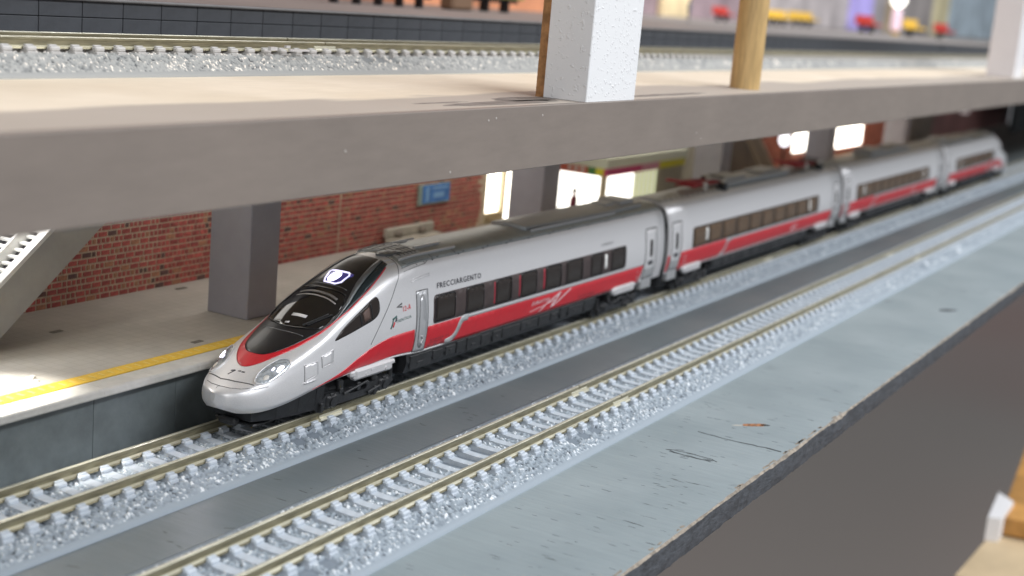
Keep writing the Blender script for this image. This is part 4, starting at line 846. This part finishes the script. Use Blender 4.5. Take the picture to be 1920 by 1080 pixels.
    lines(sh, 'door_rain_strip', [[(6.36, 2.80), (7.02, 2.76)], [(6.36, 2.90), (7.02, 2.86)]], .016, .02, silver, c)
    end_door(sh, c, 17.66, 18.38, 1)
    windows(sh, c, 7.14, 16.42, [(7.21, 7.97), (8.41, 9.14), (9.64, 10.36), (10.77, 11.53), (11.95, 12.76), (13.03, 13.89), (14.35, 15.0), (15.52, 16.33)], 1.255, 1.855, band_brown, pane_dark, [(7.84, 7.93), (9.58, 9.66), (10.70, 10.80), (11.86, 12.02), (12.2, 12.5)], [(15.14, 15.26)])
    # roof gear
    patch(sh, 'roof_cover', [(6.22, -1.90), (6.22, 1.90), (18.88, 1.90), (18.88, -1.90)], .0035, roof_m, c, False, .3)
    gp = [(6.34, -1.15), (7.05, -1.15), (7.12, -.2), (7.1, 1.15), (6.34, 1.15)]
    gr = patch(sh, 'roof_grille', gp, .03, grille_grey, c, False, .12)[0]
    lines(sh, 'grille_slot', [[(x, -1.1), (x, 1.1)] for x in np.arange(6.45, 7.1, .13)] + [[(6.36, t), (7.08, t)] for t in (-.9, -.45, 0, .45, .9)], .016, .034, seam, gr, (1,))
    patch(sh, 'roof_grille', [(7.18, -1.2), (7.55, -1.2), (7.55, -.4), (7.18, -.4)], .022, grille_grey, c, False, .12)
    patch(sh, 'roof_scoop', chaikin([(6.02, .25), (6.25, .75), (6.62, .9), (6.60, .55), (6.4, .2), (6.2, .1)], 2), .04, pillar_grey, c, False, .1)
    for t_, a, d_ in ((1.30, 6.30, 8.35), (.62, 7.15, 8.1), (-.62, 7.15, 7.7)): lines(sh, 'roof_rail', [[(a, t_), (d_, t_)]], .05, .05, silver, c, (-1,))
    lines(sh, 'roof_rail', [[(6.30, 1.30), (8.35, 1.30)]], .05, .05, silver, c, (1,))
    lines(sh, 'roof_panel_seam', [[(6.3, 1.5), (6.42, 1.78), (7.2, 1.78)], [(7.3, 1.42), (7.36, 1.9)], [(8.2, 1.42), (8.24, 1.9)], [(6.2, 2.15), (6.7, 2.15), (7.0, 2.08), (7.1, 1.92)], [(6.7, 1.9), (6.7, 2.08)], [(6.98, 1.9), (6.98, 2.05)]], .014, .004, seam, c)
    lines(sh, 'roof_step_strip', [[(5.95, .9), (6.15, 1.0)], [(5.95, 1.3), (6.15, 1.32)]], .04, .02, silver, c)
    rf = patch(sh, 'raised_roof', chaikin([(11.42, -.7), (11.6, -1.22), (17.9, -1.22), (18.1, -.8), (18.1, .8), (17.9, 1.22), (11.6, 1.22), (11.42, .7)], 1), .075, grille_grey, c, False, .3)[0]
    lines(sh, 'raised_roof_edge', [[(11.7, 1.32), (16.2, 1.32)]], .045, .055, silver, c)
    b = MB(); b.box(16.9 + O, 17.7 + O, -.35, .35, 2.78, 2.90, 0, .03); b.box(16.2 + O, 16.7 + O, -.25, .2, 2.78, 2.87, 0, .02); b.build('roof_box', grille_grey, c)
    # below the body
    V = []; F = []; xs_ = [2.05, 2.5, 3.0, 3.45, 3.7]; hw = [.42, .62, .72, .76, .76]
    b = MB()
    for i in range(len(xs_) - 1):
        x0, x1, a, d_ = xs_[i] + O, xs_[i + 1] + O, hw[i], hw[i + 1]; zt = .62
        q = [(x0, -a, .20), (x0, a, .20), (x1, d_, .20), (x1, -d_, .20), (x0, -a - .04, zt), (x0, a + .04, zt), (x1, d_ + .03, zt), (x1, -d_ - .03, zt)]
        b.add(q, [(0, 1, 2, 3), (4, 7, 6, 5), (0, 3, 7, 4), (1, 5, 6, 2), (0, 4, 5, 1), (3, 2, 6, 7)])
    b.build('nose_skirt', under, c)
    b = MB(); b.box(1.95 + O, 2.5 + O, -.12, .12, .14, .24, 0, .02); b.box(1.88 + O, 2.05 + O, -.2, .2, .10, .24, 0, .04); b.box(2.1 + O, 2.7 + O, -.45, .45, .08, .14, 0, .02); b.build('coupler', under2, c)
    b = MB(); b.box(3.2 + O, 18.6 + O, -.50, .50, .41, .72); b.build('floor_pan', under, c)
    bogie(c, 4.75 + O); shroud(c, 4.52 + O, 5.78 + O, .55, .78); underframe(c, 6.35 + O, 14.95 + O); bogie(c, 16.35 + O); shroud(c, 15.95 + O, 17.15 + O, .55, .78)
    return c, sh
def gangway(parent, x, w=.3):
    b = MB()
    for k in range(5):
        g = .03 * (k % 2); x0 = x + w * k / 5; pr = [(-.80 + g, .36), (-.84 + g, 1.2), (-.80 + g, 2.1), (-.63 + g, 2.50), (-.3, 2.66 - g), (.3, 2.66 - g), (.63 - g, 2.50), (.80 - g, 2.1), (.84 - g, 1.2), (.80 - g, .36)]
        b.prism(pr, 'x', x0, x0 + w / 5)
    return b.build('gangway_bellows', under, parent)
def mid_car(x, label, panto, kind):
    sh = Shell(0, 12.); c = empty('train_car', (x, 0, 0), label, 'train car', 'coupled cars of the silver and red train'); H = 8.175
    link('body', body_mesh(sh, np.linspace(-H, H, 12), .1), c, silver)
    windows(sh, c, -6.42, 5.4, [(-6.3 + k * 1.16, -5.35 + k * 1.16) for k in range(10)], 1.25, 1.86, pane_band, pane_brown, [], [(-5.42, -5.25), (4.28, 4.42)])
    end_door(sh, c, -7.93, -7.25, -1); end_door(sh, c, 7.2, 7.88, 1)
    patch(sh, 'red_band', [(-7.18, tz(1.235)), (-3.6, tz(1.235)), (-3.6, tz(1.17)), (7.16, tz(1.17)), (7.05, 5.96), (-7.28, 5.96)], .0045, red, c, True, .3)
    patch(sh, 'red_end_band', [(-8.14, tz(1.22)), (-7.96, tz(1.22)), (-7.98, 5.86), (-8.14, 5.86)], .0045, red, c, True, .3)
    lines(sh, 'grey_trim', [[(-3.3, tz(1.20)), (7.16, tz(1.20))]], .05, .0065, greytrim, c)
    lines(sh, 'grey_curve', [chaikin([(-3.2, tz(1.20)), (-3.45, tz(1.19)), (-3.55, tz(1.08)), (-3.62, tz(.92)), (-3.78, tz(.80)), (-4.0, 5.86)], 2, False)], .12, .0075, greytrim, c)
    lines(sh, 'sill_trim', [[(-6.9, 5.94), (6.9, 5.94)]], .035, .008, silver, c); lines(sh, 'eaves_seam', [[(-8, 1.92), (8, 1.92)]], .012, .003, seam, c)
    text(sh, 'side_print', 'AV', 2.6, 3.3, .80, .28, txt_pale, c, shear=.4); text(sh, 'side_print', 'A\nFS', -6.9, -6.75, .85, .28, txt_pale, c)
    patch(sh, 'roof_cover', [(-H + .02, -1.15), (-H + .02, 1.15), (H - .02, 1.15), (H - .02, -1.15)], .0035, roof_m, c, False, .4)
    gangway(c, -H - .30)
    b = MB(); b.box(-7.9, 7.9, -.5, .5, .40, .72); b.build('floor_pan', under, c)
    bogie(c, -5.9); bogie(c, 5.9); shroud(c, -6.75, -5.6); shroud(c, 5.6, 6.75); underframe(c, -4.6, 4.6)
    b = MB(); b.box(-3.2, 3.0, -.45, .45, 2.72, 2.88, 0, .05); b.box(-3.0, -1.2, -.4, .4, 2.88, 2.98, 0, .04); b.box(.5, 2.2, -.35, .35, 2.88, 2.96, 0, .04); b.build('roof_box', grille_grey, c)
    for xp, sgn in panto:
        p = empty('pantograph'); p.parent = c; p.location = (xp, 0, 2.74)
        b = MB()
        for s in (-1, 1): b.cyl((-1.1 * sgn, s * .28, .12), (1.0 * sgn, s * .22, .14), .035, 6); b.cyl((.9 * sgn, s * .22, .16), (-.9 * sgn, s * .1, .26), .03, 6)
        for q in (-1.05, -.7, 0, .6, 1.0): b.cyl((q * sgn, -.3, .13), (q * sgn, .3, .13), .03, 6)
        b.build('frame', panto_red, p)
        b = MB(); b.box(-1.3 * sgn - .05, -1.3 * sgn + .05, -.55, .55, .22, .28, 0, .02); b.box(-1.1 * sgn - .05, -1.1 * sgn + .05, -.55, .55, .22, .28, 0, .02); b.cyl((-1.2 * sgn, -.3, .25), (-.9 * sgn, 0, .24), .03, 6); b.build('head', panto_red, p)
        for q, yy in ((1.15, -.35), (1.15, .35), (1.45, -.3), (1.45, .25), (-.4, -.38), (.75, 0)):
            b = MB()
            for k in range(3): b.cyl((q * sgn, yy, .02 + k * .07), (q * sgn, yy, .05 + k * .07), .085, 8); b.cyl((q * sgn, yy, .05 + k * .07), (q * sgn, yy, .09 + k * .07), .05, 8)
            b.build('insulator', cream_metal if yy < .2 else under, p)
        b = MB(); b.cyl((1.15 * sgn, -.35, .26), (1.45 * sgn, .25, .26), .025, 6); b.box(.9 * sgn - .15, .9 * sgn + .15, -.55, -.3, -.12, .12, 0, .02); b.box(1.5 * sgn - .2, 1.5 * sgn + .2, -.35, .35, 0, .16, 0, .03); b.build('drive', under, p)
    return c
roof_m = mat('grey_roof_metal', (.34, .365, .37), .38, .72, .06, 4)
lead, sh1 = end_car()
hb = area('headlight_beam', (1.25, 0, .95), (-6, 0, -.3), .5, .12, 7, (.90, .86, 1)); hb.parent = None
tail = copy_tree(lead); tail.location = (61.2, 0, 0); tail.rotation_euler = (0, 0, math.pi)
tail['label'] = 'last car of the train, farthest away, its end tapering off to the right'
def recolour(o):
    for ch in o.children:
        if ch.name.startswith(('pane', 'window_band')) and ch.type == 'MESH' and 'gasket' not in ch.name:
            ch.data = ch.data.copy(); ch.data.materials[0] = pane_brown
        recolour(ch)
for w in tail.children:
    if w.name.startswith('window_band'):
        w.data = w.data.copy(); w.data.materials[0] = pane_band
        for p_ in w.children:
            if p_.name.startswith('pane') and 'gasket' not in p_.name: p_.data = p_.data.copy(); p_.data.materials[0] = pane_brown
gangway(tail, 8.7, .3)
# lettering on the near side of the leading car
text(sh1, 'side_lettering', 'FRECCIARGENTO', 7.27, 9.02, 1.975, .115, txt_dark, lead, bold=.010, slope=-.006)
text(sh1, 'operator_lettering', 'TRENITALIA', 5.80, 6.30, 1.545, .062, mat('green_lettering', (.03, .10, .09), .5), lead, bold=.0)
text(sh1, 'car_number', '12-A', 6.02, 6.28, 1.735, .115, txt_red, lead, bold=.006)
text(sh1, 'side_lettering', 'EUROSTAR', 11.42, 12.28, .985, .085, txt_pale, lead, shear=.35, bold=.012)
text(sh1, 'registration_print', 'ETR600 12\nITALIA', 7.14, 7.86, .84, .085, txt_dark, lead, bold=.0)
text(sh1, 'registration_print', 'ELETTROTRENO', 13.9, 14.8, .80, .06, txt_dark, lead); text(sh1, 'door_print', 'A\n12', 17.26, 17.36, .84, .24, txt_pale, lead)
S_ = lambda *q: [(x, tz(z)) for x, z in q]
for k, (pth, w_) in enumerate(((S_((11.90, .76), (12.2, .92), (12.84, 1.12)), .035), (S_((12.84, 1.12), (12.62, .93), (12.46, .79)), .055), (S_((12.46, .79), (12.7, .86), (13.36, 1.14)), .04), (S_((11.40, .83), (12.12, .90)), .016), (S_((12.2, .92), (12.6, .95)), .02))):
    link('av_mark', patch_mesh(sh1, strip_poly(pth, w_), .008, .12, -1), lead, txt_pale)
for pth, m_ in ((S_((5.60, 1.47), (5.66, 1.56), (5.68, 1.64)), 'green_lettering'), (S_((5.68, 1.48), (5.73, 1.58)), 'red_lettering'), (S_((5.66, 1.66), (5.80, 1.69)), 'green_lettering'), (S_((5.76, 1.58), (5.80, 1.66)), 'dark_lettering')):
    link('operator_symbol', patch_mesh(sh1, strip_poly(pth, .035), .008, .12, -1), lead, bpy.data.materials[m_])
lines(sh1, 'horn_recess', [S_((5.98, 1.93), (5.80, 1.90), (5.98, 1.86))], .022, .012, seam, lead, (-1,))
text(sh1, 'operator_lettering', 'FS TRENITALIA', 14.95, 15.6, 1.985, .06, txt_dark, lead)
mid_car(27.375, 'second car, with a red folded pantograph at each end of its roof', [(-4.2, 1), (5.4, 1)], 0)
mid_car(44.025, 'third car, blurred, without pantographs, between the second car and the last car', [], 1)
